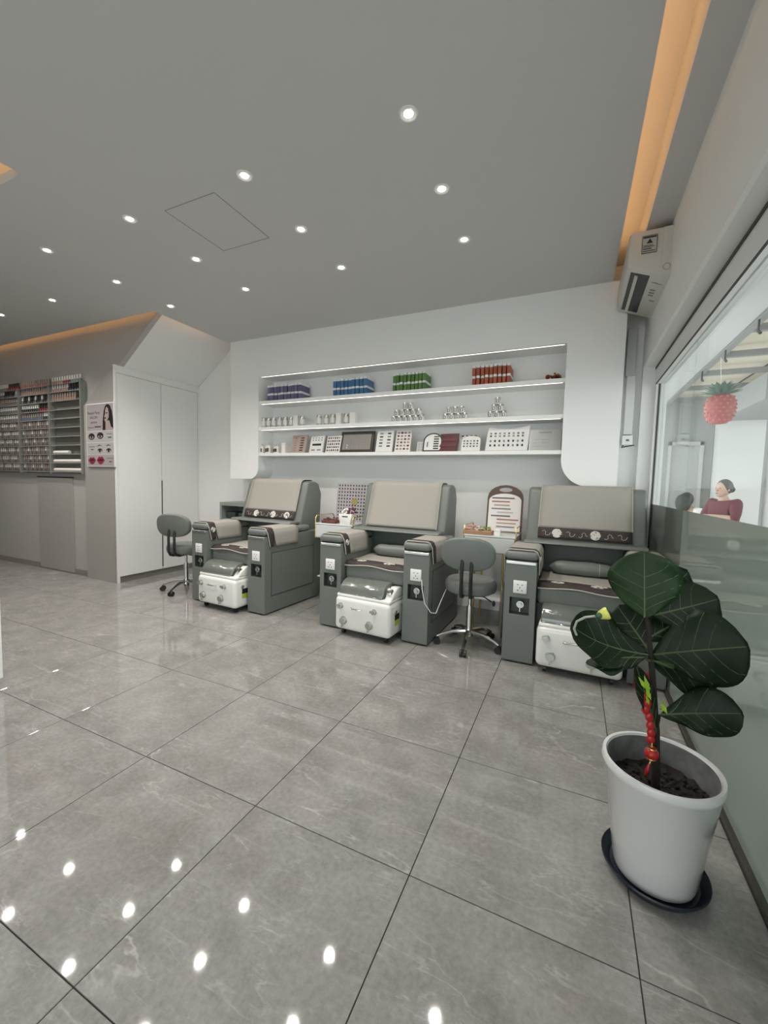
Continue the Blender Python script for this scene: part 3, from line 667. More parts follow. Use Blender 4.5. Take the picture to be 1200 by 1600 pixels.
b.box(-.06, .06, -.035, .035, 0, .018, bev=.006).obj('red_body', OR, t, True)
b = B()
for k in range(10): b.ball((random.uniform(-.05, .06), random.uniform(-.035, .02), random.uniform(.04, .075)), random.uniform(.007, .012), seg=8, rings=6)
b.obj('gold_coins', OG, t, True)
# tins on the middle shelf
TIN = mat('silver_white_tin', (.50, .50, .47), .28, .85); TINW = mat('matte_white_carton', (.78, .77, .74), .5)
tin_me = [B().lathe([(0, 0), (.029, 0), (.029, .088), (.027, .092), (0, .092)], seg=20).mesh('tin_body', TIN, True), B().lathe([(0, .092), (.0275, .092), (.0275, .108), (.024, .111), (0, .111)], seg=20).mesh('tin_lid', STEEL, True),
          B().lathe([(.0296, .018), (.0296, .074)], seg=20).mesh('tin_label', mat('pale_label', (.68, .68, .64), .5), True)]
for grp, x0, n, p, wch in (('tins at the left end of the middle shelf', -3.275, 8, .077, (6,)), ('tins in the second cluster on the middle shelf', -2.515, 6, .083, (3, 5))):
    for k in range(n):
        nm = 'left end cluster' if n == 8 else 'second cluster'
        if k in wch:
            t = thing('white_carton', 'plain white carton, %s among the tins of the %s on the middle shelf' % (ordn[k], nm), 'carton', (x0 + k * p, YP + .075, SZ[1]), 0)
            B().box(-.03, .03, -.03, .03, 0, .118, bev=.002, seg=1).obj('carton_body', TINW, t); B().box(-.0305, .0305, -.0305, .0305, .10, .101).obj('flap_line', mat('grey_line2', (.45, .45, .44), .6), t)
        else:
            t = thing('product_tin', 'pale silver tin, %s from the left in the %s, middle shelf' % (ordn[k], nm), 'tin', (x0 + k * p, YP + .075 + random.uniform(-.01, .01), SZ[1]), 0, grp)
            for q_, me in zip(('tin_body', 'tin_lid', 'tin_label'), tin_me): inst(q_, me, t)
jb = B().lathe([(0, 0), (.023, 0), (.025, .004), (.025, .036), (.023, .04), (0, .04)], seg=18).mesh('jar_body', mat('white_jar', (.75, .74, .71), .25), True)
jl = B().lathe([(0, .04), (.0255, .04), (.0255, .056), (.023, .059), (0, .059)], seg=18).mesh('jar_lid', STEEL, True)
b = B().box(-.012, .012, -.0262, -.0245, .010, .034).mesh('jar_label', mat('grey_jar_print', (.13, .13, .13), .5)); jp = b
jc = B().box(-.005, .006, -.0268, -.026, .014, .030).mesh('label_mark', SOCK)
def pyramid(x0, rows, p, grp):
    z = SZ[1]
    for lv, n in enumerate(rows):
        off = x0 - (n - 1) / 2 * p
        for k in range(n):
            t = thing('cream_jar', 'silver-lidded jar, %s from the left in the %s row of the %s' % (ordn[k], ('bottom', 'second', 'third')[lv], grp), 'jar', (off + k * p, YP + .075, z + lv * .0595), random.uniform(-.2, .2), grp)
            inst('jar_body', jb, t); inst('jar_lid', jl, t); l_ = inst('jar_label', jp, t); inst('label_mark', jc, l_)
pyramid(-1.50, (6, 5, 2), .058, 'widest jar pyramid')
pyramid(-1.03, (4, 3), .061, 'two-tier jar stack')
pyramid(-.652, (3, 2, 1), .057, 'narrow jar pyramid')
# bottom shelf
BW = mat('white_bottle', (.74, .73, .70), .3)
for k, (x, h) in enumerate(((-3.285, .105), (-3.235, .11), (-3.185, .112), (-3.12, .10), (-3.07, .10))):
    t = thing('spray_bottle', 'small white printed bottle, %s from the left on the bottom shelf' % ordn[k], 'bottle', (x, YP + .06 + .03 * (k % 2), SZ[2]), 0, 'bottles on the bottom shelf')
    B().lathe([(0, 0), (.021, 0), (.022, .004), (.022, h * .72), (.010, h * .82), (.010, h * .86)], seg=18).obj('bottle_body', BW, t, True)
    B().lathe([(0, h * .84), (.012, h * .84), (.011, h), (0, h)], seg=16).obj('cap', STEEL, t, True)
    B().box(-.012, .012, -.0232, -.0215, h * .16, h * .52).obj('print', mat('brown_print', (.10, .07, .06), .6), t)
t = thing('white_carton', 'tall plain white carton beside the bottles on the bottom shelf', 'carton', (-2.985, YP + .09, SZ[2]))
B().box(-.026, .026, -.03, .03, 0, .115, bev=.002, seg=1).obj('carton_body', TINW, t); B().box(-.0265, .0265, -.0305, .0305, .096, .0975).obj('flap_line', mat('grey_line2', (.45, .45, .44), .6), t)
def lean_board(name, label, cat, cx, wb, h, face, frame=None, border=.012, lean=14, y=YP + .05, shape=None, rz=0.0, thick=.008):
    """board standing on the bottom shelf, leaning back"""
    t = thing(name, label, cat, (cx, y, SZ[2] + .001), rz)
    pts = shape or [(-wb / 2, 0), (wb / 2, 0), (wb / 2, h), (-wb / 2, h)]
    B().prism(pts, 0, thick, 'y').rot(R(-lean), 'X').obj('board', frame or face, t)
    if frame:
        ip = [(p[0] * (1 - 2 * border / wb), border + p[1] * (1 - 2 * border / h)) for p in pts]
        B().prism(ip, -.002, 0, 'y').rot(R(-lean), 'X').obj('face', face, t)
    t['lean'] = lean; return t
def swatches(t, xs, zs, wv, hv, colf, round_=False, y=-.0045):
    groups = {}
    for j, z in enumerate(zs):
        for i, x in enumerate(xs): groups.setdefault(colf(i, j), []).append((x, z))
    for cname, L_ in groups.items():
        for x, z in L_:
            b = B()
            if round_: b.ball((x, y, z), wv / 2, .002, hv / 2, 10, 6)
            else: b.box(x - wv / 2, x + wv / 2, y, y + .003, z - hv / 2, z + hv / 2)
            b.rot(R(-t['lean']), 'X').obj('swatch', MATS[cname], t)
for nm, cl in (('sw_black', (.02, .02, .02)), ('sw_brown', (.09, .04, .03)), ('sw_tan', (.32, .19, .13)), ('sw_pink', (.45, .25, .22)), ('sw_red', (.20, .03, .03)), ('sw_grey', (.22, .22, .22)), ('sw_lt', (.5, .48, .45))): mat(nm, cl, .3)
CARD = mat('white_card', (.76, .75, .74), .45); TANC = mat('tan_card', (.42, .33, .29), .5); LGREY = mat('grey_card', (.55, .54, .54), .45)
def lin(a, b_, n): return [a + (b_ - a) * i / (n - 1) for i in range(n)]
t = lean_board('sample_board', 'tan sample board with a column of dark bars, beside the white carton', 'sample board', -2.79, .22, .205, TANC, GREYPANEL, .006, y=YP + .06, rz=R(-8))
swatches(t, [.045], lin(.03, .17, 6), .05, .013, lambda i, j: 'sw_brown'); swatches(t, [-.05], lin(.03, .17, 6), .03, .008, lambda i, j: 'sw_tan')
t = lean_board('sample_board', 'white sample board with a wide dark bar, second from the tan board', 'sample board', -2.545, .19, .19, CARD, LGREY, .005, y=YP + .05, rz=R(-6))
swatches(t, lin(-.06, .06, 4), (.165, .14), .018, .010, lambda i, j: 'sw_grey'); swatches(t, [0.0], (.09,), .12, .022, lambda i, j: 'sw_black'); swatches(t, (-.04, .04), (.03,), .05, .014, lambda i, j: 'sw_grey')
t = lean_board('sample_board', 'white sample board with five rows of small nail chips left of the dark frame', 'sample board', -2.335, .19, .185, CARD, LGREY, .005, y=YP + .05, rz=R(-6))
swatches(t, lin(-.07, .07, 6), lin(.025, .16, 5), .016, .018, lambda i, j: ('sw_brown', 'sw_black', 'sw_tan')[(i * 2 + j) % 3])
t = lean_board('framed_board', 'dark brown framed board with rows of grey studs in the lower shelf centre', 'framed board', -2.055, .385, .225, mat('greige_board', (.26, .245, .225), .5), mat('dark_brown_frame', (.035, .025, .02), .35), .03, y=YP + .045, thick=.018)
swatches(t, lin(-.13, .13, 9), lin(.05, .185, 6), .011, .009, lambda i, j: 'sw_grey'); swatches(t, (-.105,), (.05, .075), .022, .02, lambda i, j: 'sw_lt', True, -.006)
t = lean_board('sample_board', 'white sample board with paired dark bars just right of the dark frame', 'sample board', -1.735, .185, .225, CARD, LGREY, .005, y=YP + .04)
swatches(t, (-.04, .045), lin(.06, .19, 5), .036, .014, lambda i, j: 'sw_black' if (i + j) % 2 else 'sw_grey')
t = lean_board('sample_board', 'cream sample board with four columns of tan nail chips', 'sample board', -1.54, .165, .22, CARD, mat('cream_card', (.62, .57, .50), .5), .004, y=YP + .05)
swatches(t, lin(-.055, .055, 4), lin(.03, .195, 6), .022, .018, lambda i, j: ('sw_tan', 'sw_pink', 'sw_brown')[(i + 2 * j) % 3])
t = lean_board('price_card', 'small pale card with grey text lines left of the black arched board', 'card', -1.375, .075, .105, CARD, y=YP + .11)
swatches(t, (-.016, .016), lin(.015, .09, 6), .024, .006, lambda i, j: 'sw_lt')
t = lean_board('arched_board', 'black-rimmed arched sample board partly behind the burgundy book', 'sample board', -1.235, .19, .185, CARD, BLACK, .014, y=YP + .045, shape=arch(.19, .185, .08))
swatches(t, (.035,), lin(.03, .145, 6), .05, .012, lambda i, j: 'sw_black'); swatches(t, (-.05,), (.07,), .014, .05, lambda i, j: 'sw_grey')
t = lean_board('burgundy_booklet', 'burgundy booklet leaning in front of the black arched board', 'booklet', -1.085, .185, .175, mat('burgundy_leather', (.085, .012, .018), .4), y=YP + .028, lean=18, rz=R(-10), thick=.012)
MATS['burg2'] = mat('burgundy_band', (.13, .02, .028), .4); swatches(t, (0,), (.06, .115), .17, .03, lambda i, j: 'burg2', y=-.003)
t = lean_board('arched_chart', 'grey-edged sample card standing behind the small arched chart', 'sample board', -.905, .16, .165, CARD, LGREY, .006, y=YP + .10, shape=arch(.19, .165, .05))
swatches(t, lin(-.06, .06, 4), (.15, .125), .02, .012, lambda i, j: 'sw_black')
t = lean_board('arched_chart', 'small white arched chart with two rows of dark chips', 'sample board', -.87, .175, .145, CARD, mat('cream_card', (.6, .57, .5), .5), .005, y=YP + .035, shape=arch(.175, .145, .035))
swatches(t, lin(-.06, .06, 5), (.045, .07, .095), .014, .012, lambda i, j: ('sw_black', 'sw_grey', 'sw_brown')[(i + j) % 3])
sh = [(-.18, 0), (.18, 0), (.195, .23)] + [(.195 - .39 * k / 10, .23 - .028 * math.sin(math.pi * k / 10)) for k in range(1, 10)] + [(-.165, .225)]
t = lean_board('nail_colour_chart', 'wide white chart with dipped top edge and four rows of nail chips', 'chart', -.56, .37, .23, CARD, LGREY, .005, y=YP + .04, shape=sh)
swatches(t, lin(-.135, .135, 8), (.16, .135), .017, .014, lambda i, j: ('sw_grey', 'sw_brown', 'sw_tan')[(i + j) % 3] if i < 6 else 'sw_brown')
swatches(t, lin(-.135, .135, 8), (.09, .05), .018, .022, lambda i, j: 'sw_black' if (i + j) % 3 else 'sw_grey', True)
t = lean_board('certificate', 'silver framed certificate at the right end of the bottom shelf', 'certificate', -.245, .25, .19, mat('silver_paper', (.42, .42, .415), .3, .3, noise=.1, nscale=9), mat('silver_frame', (.5, .5, .49), .3, .7), .007, y=YP + .05)
swatches(t, (0,), (.16,), .10, .007, lambda i, j: 'sw_grey'); swatches(t, (-.07, .0), lin(.04, .10, 3), .05, .004, lambda i, j: 'sw_lt')

# ------------------------------------------------------------------ nail polish rack on the display wall
t = thing('polish_rack', 'large clear acrylic nail polish rack on the grey wall', 'rack', (-6.1, YW, 1.2))
RK = mat('rack_back_grey_green', (.20, .195, .172), .35)
secs = [(-7.12, -6.44), (-6.40, -5.76), (-5.73, -5.127)]
ROWS = [1.225 + .1035 * k for k in range(10)]
for (a0, a1) in secs:
    rel(t, B().box(a0, a1, YW - .010, YW - .002, 1.20, 2.235)).obj('back_panel', RK, t)
    for z in ROWS:
        rel(t, B().box(a0, a1, YW - .062, YW - .010, z - .006, z)).obj('ledge', mat('smoked_acrylic', (.17, .165, .15), .2), t)
        rel(t, B().box(a0, a1, YW - .064, YW - .060, z - .006, z + .003)).obj('ledge_lip', mat('clear_lip', (.33, .32, .30), .15), t)
for x in (-6.42, -5.745, -5.116):
    rel(t, B().box(x - .01, x + .01, YW - .07, YW - .002, 1.20, 2.25)).obj('upright', mat('upright_acrylic', (.25, .26, .24), .15), t)
rel(t, B().box(-7.12, -5.107, YW - .07, YW - .002, 2.236, 2.242)).obj('top_ledge', MATS['smoked_acrylic'], t)
pal = {'nude': (.36, .22, .17), 'rose': (.33, .14, .13), 'red': (.22, .015, .03), 'teal': (.18, .26, .25), 'mauve': (.17, .12, .125), 'smoke': (.085, .075, .07), 'taupe': (.15, .125, .10), 'black': (.015, .018, .015), 'blue': (.10, .13, .19), 'pearl': (.42, .39, .36)}
CAPS = {'light': mat('pearl_cap', (.72, .70, .66), .2), 'dark': mat('dark_cap', (.05, .045, .045), .25), 'mid': mat('taupe_cap', (.35, .29, .25), .25)}
pm = {}
def polish(c, cap):
    if (c, cap) not in pm:
        b = B(); b.mat(0).lathe([(0, 0), (.0185, 0), (.020, .004), (.020, .036), (.010, .046)], seg=10); b.mat(1).lathe([(.010, .044), (.0125, .046), (.0105, .092), (0, .093)], seg=10)
        pm[(c, cap)] = b.mesh('nail_polish_bottle', [mat('polish_' + c, pal[c], .12, coat=.5), CAPS[cap]], True)
    return pm[(c, cap)]
rows_desc = ['bottom', 'second lowest', 'third lowest', 'fourth lowest', 'fifth lowest', 'fifth highest', 'fourth highest', 'third highest', 'second highest', 'top ledge', 'very top']
def colour(sec, r, k, n):
    f = k / n
    if r == 10: return [('mauve', 'light') if f < .55 else ('red', 'dark'), ('rose', 'mid') if f < .9 else ('nude', 'mid'), ('nude', 'light') if f < .35 else (('red', 'light') if f < .6 else ('teal', 'light'))][sec]
    if r == 9: return [('teal', 'light') if f > .8 else ('black', 'dark') if f > .45 else ('taupe', 'light'), ('nude', 'mid'), ('black', 'dark') if f > .5 else ('nude', 'light')][sec]
    if r == 8: return [('taupe', 'mid'), ('black', 'dark') if k % 3 else ('mauve', 'light'), ('black', 'dark') if f > .8 else ('nude', 'mid')][sec]
    if r == 7: return [('taupe', 'light'), ('red', 'dark') if f > .6 else ('black', 'light'), None][sec]
    if r == 6: return [('taupe', 'light'), ('black', 'light') if f > .7 else ('blue', 'mid'), None][sec]
    return [(('taupe', 'smoke', 'taupe')[k % 3], 'light' if (k * 7 + r * 3) % 4 else 'mid'), (('smoke', 'mauve')[(k + r) % 2], 'light' if (k * 5 + r) % 4 == 0 else 'mid'), None][sec]
for si, (a0, a1) in enumerate(secs):
    n = 13 if si < 2 else 12
    for r in range(11):
        z = 2.2425 if r == 10 else ROWS[r]
        for k in range(n):
            c = colour(si, r, k, n)
            if c is None: continue
            x = a0 + .03 + (a1 - a0 - .06) * k / (n - 1)
            if x < -7.08: continue
            o = inst('nail_polish_bottle', polish(*c), None, (x, YW - .036, z))
            tag(o, 'nail polish, %s from the left, %s row, %s rack section' % (ordn[k], rows_desc[r], ('left', 'middle', 'right')[si]), 'nail polish', 'nail polish, %s section, row %d' % (('left', 'middle', 'right')[si], r + 1))
for z, x0 , x1, lb in ((ROWS[2], -5.70, -5.40, 'short white paper roll on the highest of the three used right-hand ledges'), (ROWS[1], -5.70, -5.135, 'long white paper roll on the second ledge from the bottom of the rack'), (ROWS[0], -5.70, -5.135, 'long white paper roll on the lowest ledge of the rack')):
    t = thing('paper_roll', lb, 'roll', ((x0 + x1) / 2, YW - .036, z)); hx = (x1 - x0) / 2
    B().cyl((-hx, 0, .022), (hx, 0, .022), .0215, seg=16).obj('roll_sheet', mat('warm_white_roll', (.78, .75, .68), .5), t, True)
    B().cyl((hx, 0, .022), (hx + .006, 0, .022), .013, seg=14).obj('roll_end', SOCK, t, True)

# ------------------------------------------------------------------ beauty poster (flat print on a board)
t = thing('beauty_poster', 'salon price poster with a long-haired woman, eyes and red lips', 'poster', (-4.765, 2.85, 1.29))
W_, HH = .49, .69
PB = mat('lilac_print', (.40, .355, .37), .35); PW = mat('grey_print', (.46, .445, .44), .35); SKN = mat('print_skin', (.42, .32, .31), .4); HAIR = mat('print_hair', (.02, .013, .016), .4); LIP = mat('print_lips', (.26, .03, .055), .35); LIPD = mat('print_lip_dark', (.06, .008, .012), .35)
B().box(-W_ / 2, W_ / 2, -.018, 0, 0, HH).obj('board', SOCK, t)
y = -.0188
def flat(name, pts, M, dy=0.0, par=t): return B().prism(pts, y - .0006 - dy, y - dy + .0002, 'y').obj(name, M, par)
def ell(cx, cz, rx, rz, n=20, a0=0, a1=2 * math.pi): return [(cx + rx * math.cos(a0 + (a1 - a0) * k / n), cz + rz * math.sin(a0 + (a1 - a0) * k / n)) for k in range(n)]
def rect(a, b_, c, d): return [(a, c), (b_, c), (b_, d), (a, d)]
flat('portrait_panel', rect(-.235, .235, .395, .68), PB); flat('lash_panel', rect(-.235, .235, .268, .389), PW); flat('brow_panel', rect(-.235, .235, .136, .262), PW); flat('lip_panel', rect(-.235, .235, .008, .130), PB)
flat('hair', [(.05, .395), (.055, .50), (.075, .60), (.10, .655), (.14, .675), (.18, .66), (.215, .60), (.232, .52), (.235, .41), (.20, .42), (.17, .50), (.13, .47), (.12, .395)], HAIR, .0006)
flat('neck', [(.10, .397), (.105, .49), (.155, .50), (.17, .44), (.228, .415), (.228, .397)], SKN, .0012)
flat('face', [(.088, .50), (.098, .486), (.125, .49), (.16, .53), (.165, .58), (.15, .63), (.125, .645), (.105, .615), (.10, .57), (.086, .545)], SKN, .0018)
flat('lips', ell(.103, .525, .014, .008), LIPD, .0024); flat('eye_mark', ell(.128, .578, .016, .006), HAIR, .0024)
for k, (cx, cz) in enumerate(((-.15, .325), (.005, .332), (-.005, .170), (.15, .170))):
    flat('lash', ell(cx, cz + .006, .056 if k < 2 else .042, .036 if k < 2 else .022, 20), HAIR, .0006); flat('eye_white', ell(cx, cz - .004, .036, .016), SKN, .0012); flat('iris', ell(cx, cz, .014, .015), HAIR, .0018)
for cx in (-.005, .15): flat('eyebrow', [(cx - .055, .218), (cx - .01, .240), (cx + .055, .222), (cx, .230)], HAIR, .0006)
for cx, d in ((-.15, .038), (.005, .044)):
    flat('red_lips', [(cx - .072, .068), (cx - .03, .066 + d), (cx, .058 + d), (cx + .03, .066 + d), (cx + .072, .068), (cx + .03, .03), (cx, .022), (cx - .03, .03)], LIP, .0006); flat('lip_opening', ell(cx, .07, .045, .010), LIPD, .0012)
TM = lambda x, z: Matrix.Translation((x, y - .0008, z)) @ Matrix.Rotation(R(90), 4, 'X')
TXT = mat('poster_lettering', (.07, .06, .065), .6)
text_obj('lettering', 'Beauty Party', .042, TXT, t, TM(-.105, .575)); text_obj('lettering', 'SALON', .042, TXT, t, TM(-.105, .525)); text_obj('lettering', 'window', .036, TXT, t, TM(-.105, .475))
for (x0, x1, z, hh) in ((-.21, -.10, .425, .006), (-.09, .02, .428, .014), (.12, .21, .35, .006), (.14, .20, .31, .012), (-.20, -.10, .215, .005), (-.17, -.12, .182, .010), (.11, .22, .088, .005), (.15, .20, .048, .010)): flat('text_line', rect(x0, x1, z, z + hh), TXT, .0006)

# ------------------------------------------------------------------ air conditioner
ax, ay0, ay1 = XW, 2.98, 3.66
t = thing('air_conditioner', 'white wall-mounted split air conditioner above the window', 'air conditioner', (ax, ay0, 2.42))
ACW = mat('aged_white_plastic', (.62, .60, .555), .35)
def acp(pts, y0_, y1_, name, M, bev=0, par=t): return rel(t, B().prism(pts, y0_, y1_, 'y', bev=bev)).obj(name, M, par, True)
# profile x,z ; front toward -x, angled bottom rising to the front
acp([(.45, 2.735), (.245, 2.735), (.228, 2.715), (.226, 2.56), (.232, 2.535), (.45, 2.45)], ay0, ay1, 'body', ACW, .004)
acp([(.452, 2.735), (.402, 2.735), (.402, 2.472), (.452, 2.449)], ay0 - .003, ay1, 'back_plate', ACW)
# louvre mouth in the angled underside
def und(x): return 2.45 + (.45 - x) * (.085 / .218)
acp([(.250, und(.250) + .002), (.250, und(.250) - .0015), (.352, und(.352) - .0015), (.352, und(.352) + .002)], ay0 + .05, ay1 - .05, 'outlet', BLACK)
acp([(.274, und(.274) - .002), (.282, und(.282) - .014), (.290, und(.290) - .016), (.292, und(.29) - .004)], ay0 + .075, ay1 - .055, 'louvre', ACW)
rel(t, B().box(.295, .372, ay0 - .0045, ay0 - .0005, 2.60, 2.70)).obj('warning_label', mat('grey_sticker', (.47, .46, .42), .5), t)
lb = rel(t, B().box(.295, .372, ay0 - .0058, ay0 - .0044, 2.698, 2.701).box(.295, .372, ay0 - .0058, ay0 - .0044, 2.599, 2.602).box(.294, .297, ay0 - .0058, ay0 - .0044, 2.599, 2.701).box(.370, .373, ay0 - .0058, ay0 - .0044, 2.599, 2.701)
   .prism([(.318, 2.655), (.350, 2.655), (.334, 2.682)], ay0 - .0058, ay0 - .0044, 'y').box(.300, .368, ay0 - .0058, ay0 - .0044, 2.686, 2.695).box(.300, .35, ay0 - .0058, ay0 - .0044, 2.642, 2.645).box(.300, .36, ay0 - .0058, ay0 - .0044, 2.634, 2.637).box(.300, .345, ay0 - .0058, ay0 - .0044, 2.622, 2.627).box(.300, .365, ay0 - .0058, ay0 - .0044, 2.610, 2.614))
lb.obj('label_print', INK, t)
rel(t, B().lathe([(.016, 0), (.018, .0015), (.020, 0)], (0, 0, 0), 24).rot(R(90), 'X').move((.428, ay0 - .004, 2.505))).obj('screw_ring', mat('grey_line3', (.35, .34, .32), .5), t, True)
b = B()
for k, (xx, yy, ln) in enumerate(((.375, .12, .03), (.40, .13, .02), (.378, .22, .05), (.378, .26, .06), (.378, .30, .05), (.395, .38, .04))): b.prism([(xx, und(xx) - .0012), (xx, und(xx) + .001), (xx + .03, und(xx + .03) + .001), (xx + .03, und(xx + .03) - .0012)], ay0 + yy, ay0 + yy + ln * .35, 'y')
rel(t, b).obj('stencil_print', mat('grey_print_ink', (.22, .21, .20), .6), t)
# pipe trunking, cable conduit and isolator below it
TRK = mat('white_trunking', (.74, .74, .72), .4)
t = thing('pipe_trunking', 'square pipe trunking running down the corner below the air conditioner', 'trunking', (.365, YB, 1.62))
rel(t, B().box(.33, .395, 3.89, YB - .001, 2.10, 2.47, bev=.004)).obj('upper_trunking', mat('grey_trunking', (.58, .58, .56), .4), t)
rel(t, B().box(.342, .405, 3.90, YB - .001, 1.63, 2.10, bev=.004)).obj('lower_trunking', TRK, t)
t = thing('isolator_switch', 'small white isolator box with a loose black cable in the window corner', 'switch', (.372, YB, 1.55))
rel(t, B().box(.335, .41, 3.885, YB - .001, 1.545, 1.622, bev=.004)).obj('switch_box', SOCK, t)
rel(t, B().box(.362, .384, 3.882, 3.886, 1.575, 1.59)).obj('rocker', mat('dark_rocker', (.12, .12, .12), .5), t)
rel(t, B().tube([(.345, 3.90, 1.545), (.335, 3.88, 1.525), (.36, 3.87, 1.53), (.42, 3.86, 1.54)], .0045, 6)).obj('cable', BLACK, t)

# white counter corner at the left edge
t = thing('reception_counter', 'white reception counter end at the left edge of the room', 'counter', (-3.18, .8, 0))
B().box(-.35, .355, -1.2, .335, .05, 1.0, bev=.004).obj('counter_body', PANEL, t); B().box(-.36, .36, -1.22, .345, 1.0, 1.03, bev=.004).obj('counter_top', WHITE, t); B().box(-.33, .335, -1.18, .315, 0, .05).obj('plinth', PANEL, t)

# ------------------------------------------------------------------ potted fiddle-leaf fig
PX, PY = .283, 1.445
sau = tag(B().lathe([(0, 0), (.114, 0), (.124, .004), (.143, .030), (.140, .033), (.118, .010), (0, .008)], (0, 0, 0), 48).obj('plant_saucer', mat('navy_plastic', (.012, .018, .028), .35), None, True, (PX, PY, 0)), 'dark navy plastic saucer under the white plant pot', 'saucer')
B().lathe([(.1415, .031), (.1435, .033), (.1415, .036), (.139, .033)], seg=48).obj('rim', MATS['navy_plastic'], sau, True)
pl = thing('potted_fig', 'fiddle-leaf fig with dark leaves in a tall white glazed pot', 'potted plant', (PX, PY, .010))
GLAZE = mat('white_glaze', (.72, .72, .72), .12, noise=.02, nscale=5, coat=.6)
B().lathe([(0, 0), (.098, 0), (.108, .006), (.112, .02), (.151, .318), (.157, .325), (.160, .338), (.156, .350), (.147, .350), (.143, .344)], seg=64).obj('pot', GLAZE, pl, True)
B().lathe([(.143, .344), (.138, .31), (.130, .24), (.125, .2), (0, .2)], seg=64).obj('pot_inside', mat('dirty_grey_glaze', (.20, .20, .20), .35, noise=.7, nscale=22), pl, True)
b = B().lathe([(0, .262), (.06, .266), (.11, .268), (.128, .272)], seg=40)
for v in b.bm.verts: v.co.z += random.uniform(-.006, .006)
SOIL = mat('dark_soil', (.018, .014, .012), .9, noise=.5, nscale=60, bump=1, bscale=120)
so = b.obj('soil', SOIL, pl)
b = B()
for k in range(120):
    a = random.uniform(0, 6.28); r_ = .125 * math.sqrt(random.random()); b.box(-.004, .004, -.004, .004, -.003, .003, rot=Matrix.Rotation(random.random() * 3, 3, 'Z')) if False else b.ball((r_ * math.cos(a), r_ * math.sin(a), .268 + random.uniform(0, .006)), random.uniform(.003, .007), seg=5, rings=4)
cl = b.obj('soil_crumbs', SOIL, so); cl['kind'] = 'stuff'
def Lc(p): return Vector(p) - Vector((PX, PY, .010))
BARK = mat('dark_bark', (.022, .017, .014), .8, noise=.3, nscale=30)
B().tube([Lc(p) for p in ((.272, 1.43, .26), (.268, 1.43, .36), (.262, 1.425, .46), (.250, 1.425, .56), (.238, 1.425, .66), (.225, 1.43, .76), (.214, 1.44, .82))], .009, 10, [.013, .011, .0095, .009, .0085, .007, .005]).obj('trunk', BARK, pl, True)
LEAF = {}
def leafmat(nm, c): return mat('leaf_' + nm, c, .48, noise=.15, nscale=12, bump=.25, bscale=40, spec=.25)
LM = leafmat('deep_green', (.007, .017, .0065)); LM2 = leafmat('young_green', (.013, .036, .010))
VN = mat('leaf_vein', (.075, .105, .045), .5)
def leaf(base, tip, nrm, width, M=LM, bend=.02, cup=.6, peak=.62, ruf=.006, notch=False, petiole=None):
    base, tip, nrm = Vector(base), Vector(tip), Vector(nrm); d = tip - base; Ln = d.length; d.normalize(); side = d.cross(nrm).normalized(); n = side.cross(d).normalized()
    ph = random.random() * 6
    def wd(t_):
        k = math.sin(math.pi * min(1, t_) ** (math.log(.5) / math.log(peak))); return width / 2 * max(0.0, k) ** .62 * (0.72 + .28 * t_)
    def S(t_, s_):
        ww = wd(t_); x = s_ * ww
        return Lc(base + d * (Ln * t_) + side * x + n * (bend * 4 * t_ * (1 - t_) + cup * x * x / max(width, .01) * 1.2 + ruf * math.sin(t_ * 15 + ph + s_ * 2) * s_ * s_))
    o = B().grid(lambda u, v: S(.004 + u * .992, 2 * v - 1), 18, 10).obj('leaf', M, pl, True)
    solidify(o, .0015, 0)
    b = B(); b.tube([S(.004 + k / 14 * .97, 0) for k in range(15)], .0016, 6, [.0034 - .0020 * k / 14 for k in range(15)])
    for k in range(4):
        t0 = .10 + .17 * k
        for sg in (-1, 1): b.tube([S(min(.97, t0 + .20 * q_ + .06 * q_ * q_), sg * q_ * .93) for q_ in (0, .2, .4, .6, .8, 1)], .0012, 5)
    b.obj('veins', VN, o)
    if petiole: B().tube([Lc(petiole), Lc((Vector(petiole) + base) / 2 + Vector((0, 0, .006))), Lc(base)], .003, 6).obj('stalk', BARK, pl, True)
leaf((.212, 1.425, .800), (.206, 1.475, .995), (-.15, -1, .28), .228, LM2, -.012, -.35, .55, .009)
leaf((.235, 1.45, .805), (.405, 1.50, .868), (.1, -.85, .5), .205, LM, -.01, -.5, .6, .007)
leaf((.236, 1.43, .690), (.452, 1.40, .768), (.05, -1, .25), .245, LM, -.012, -.5, .6, .008)
leaf((.240, 1.46, .660), (.432, 1.50, .665), (.0, -.9, .45), .20, LM, -.02, -.4, .6, .008)
leaf((.268, 1.425, .515), (.452, 1.40, .580), (.0, -1, .25), .155, LM, -.012, -.5, .62, .009, petiole=(.262, 1.425, .44))
leaf((.228, 1.425, .690), (.012, 1.37, .762), (.15, -.62, .78), .215, LM, -.03, .55, .55, .006)
leaf((.225, 1.42, .682), (.062, 1.37, .650), (.05, -.12, 1), .12, LM, .008, -.5, .6, .006)
leaf((.225, 1.42, .675), (.270, 1.33, .695), (.3, -.5, .9), .055, LM2, .005, .4, .55, .002)
leaf((.262, 1.42, .455), (.193, 1.39, .665), (.5, -1, .1), .058, LM, .006, .3, .6, .003)
leaf((.222, 1.44, .80), (.34, 1.56, .93), (.3, -.9, .3), .20, LM, -.01, -.4, .6, .006)
leaf((.232, 1.44, .72), (.30, 1.60, .78), (0, .1, 1), .16, LM, .01, -.4, .6, .006)
leaf((.226, 1.44, .735), (.385, 1.53, .835), (.0, -1, .3), .19, LM, -.01, -.4, .6, .006)
leaf((.232, 1.43, .70), (.15, 1.53, .80), (-.2, -.9, .4), .15, LM, -.01, -.4, .6, .006)
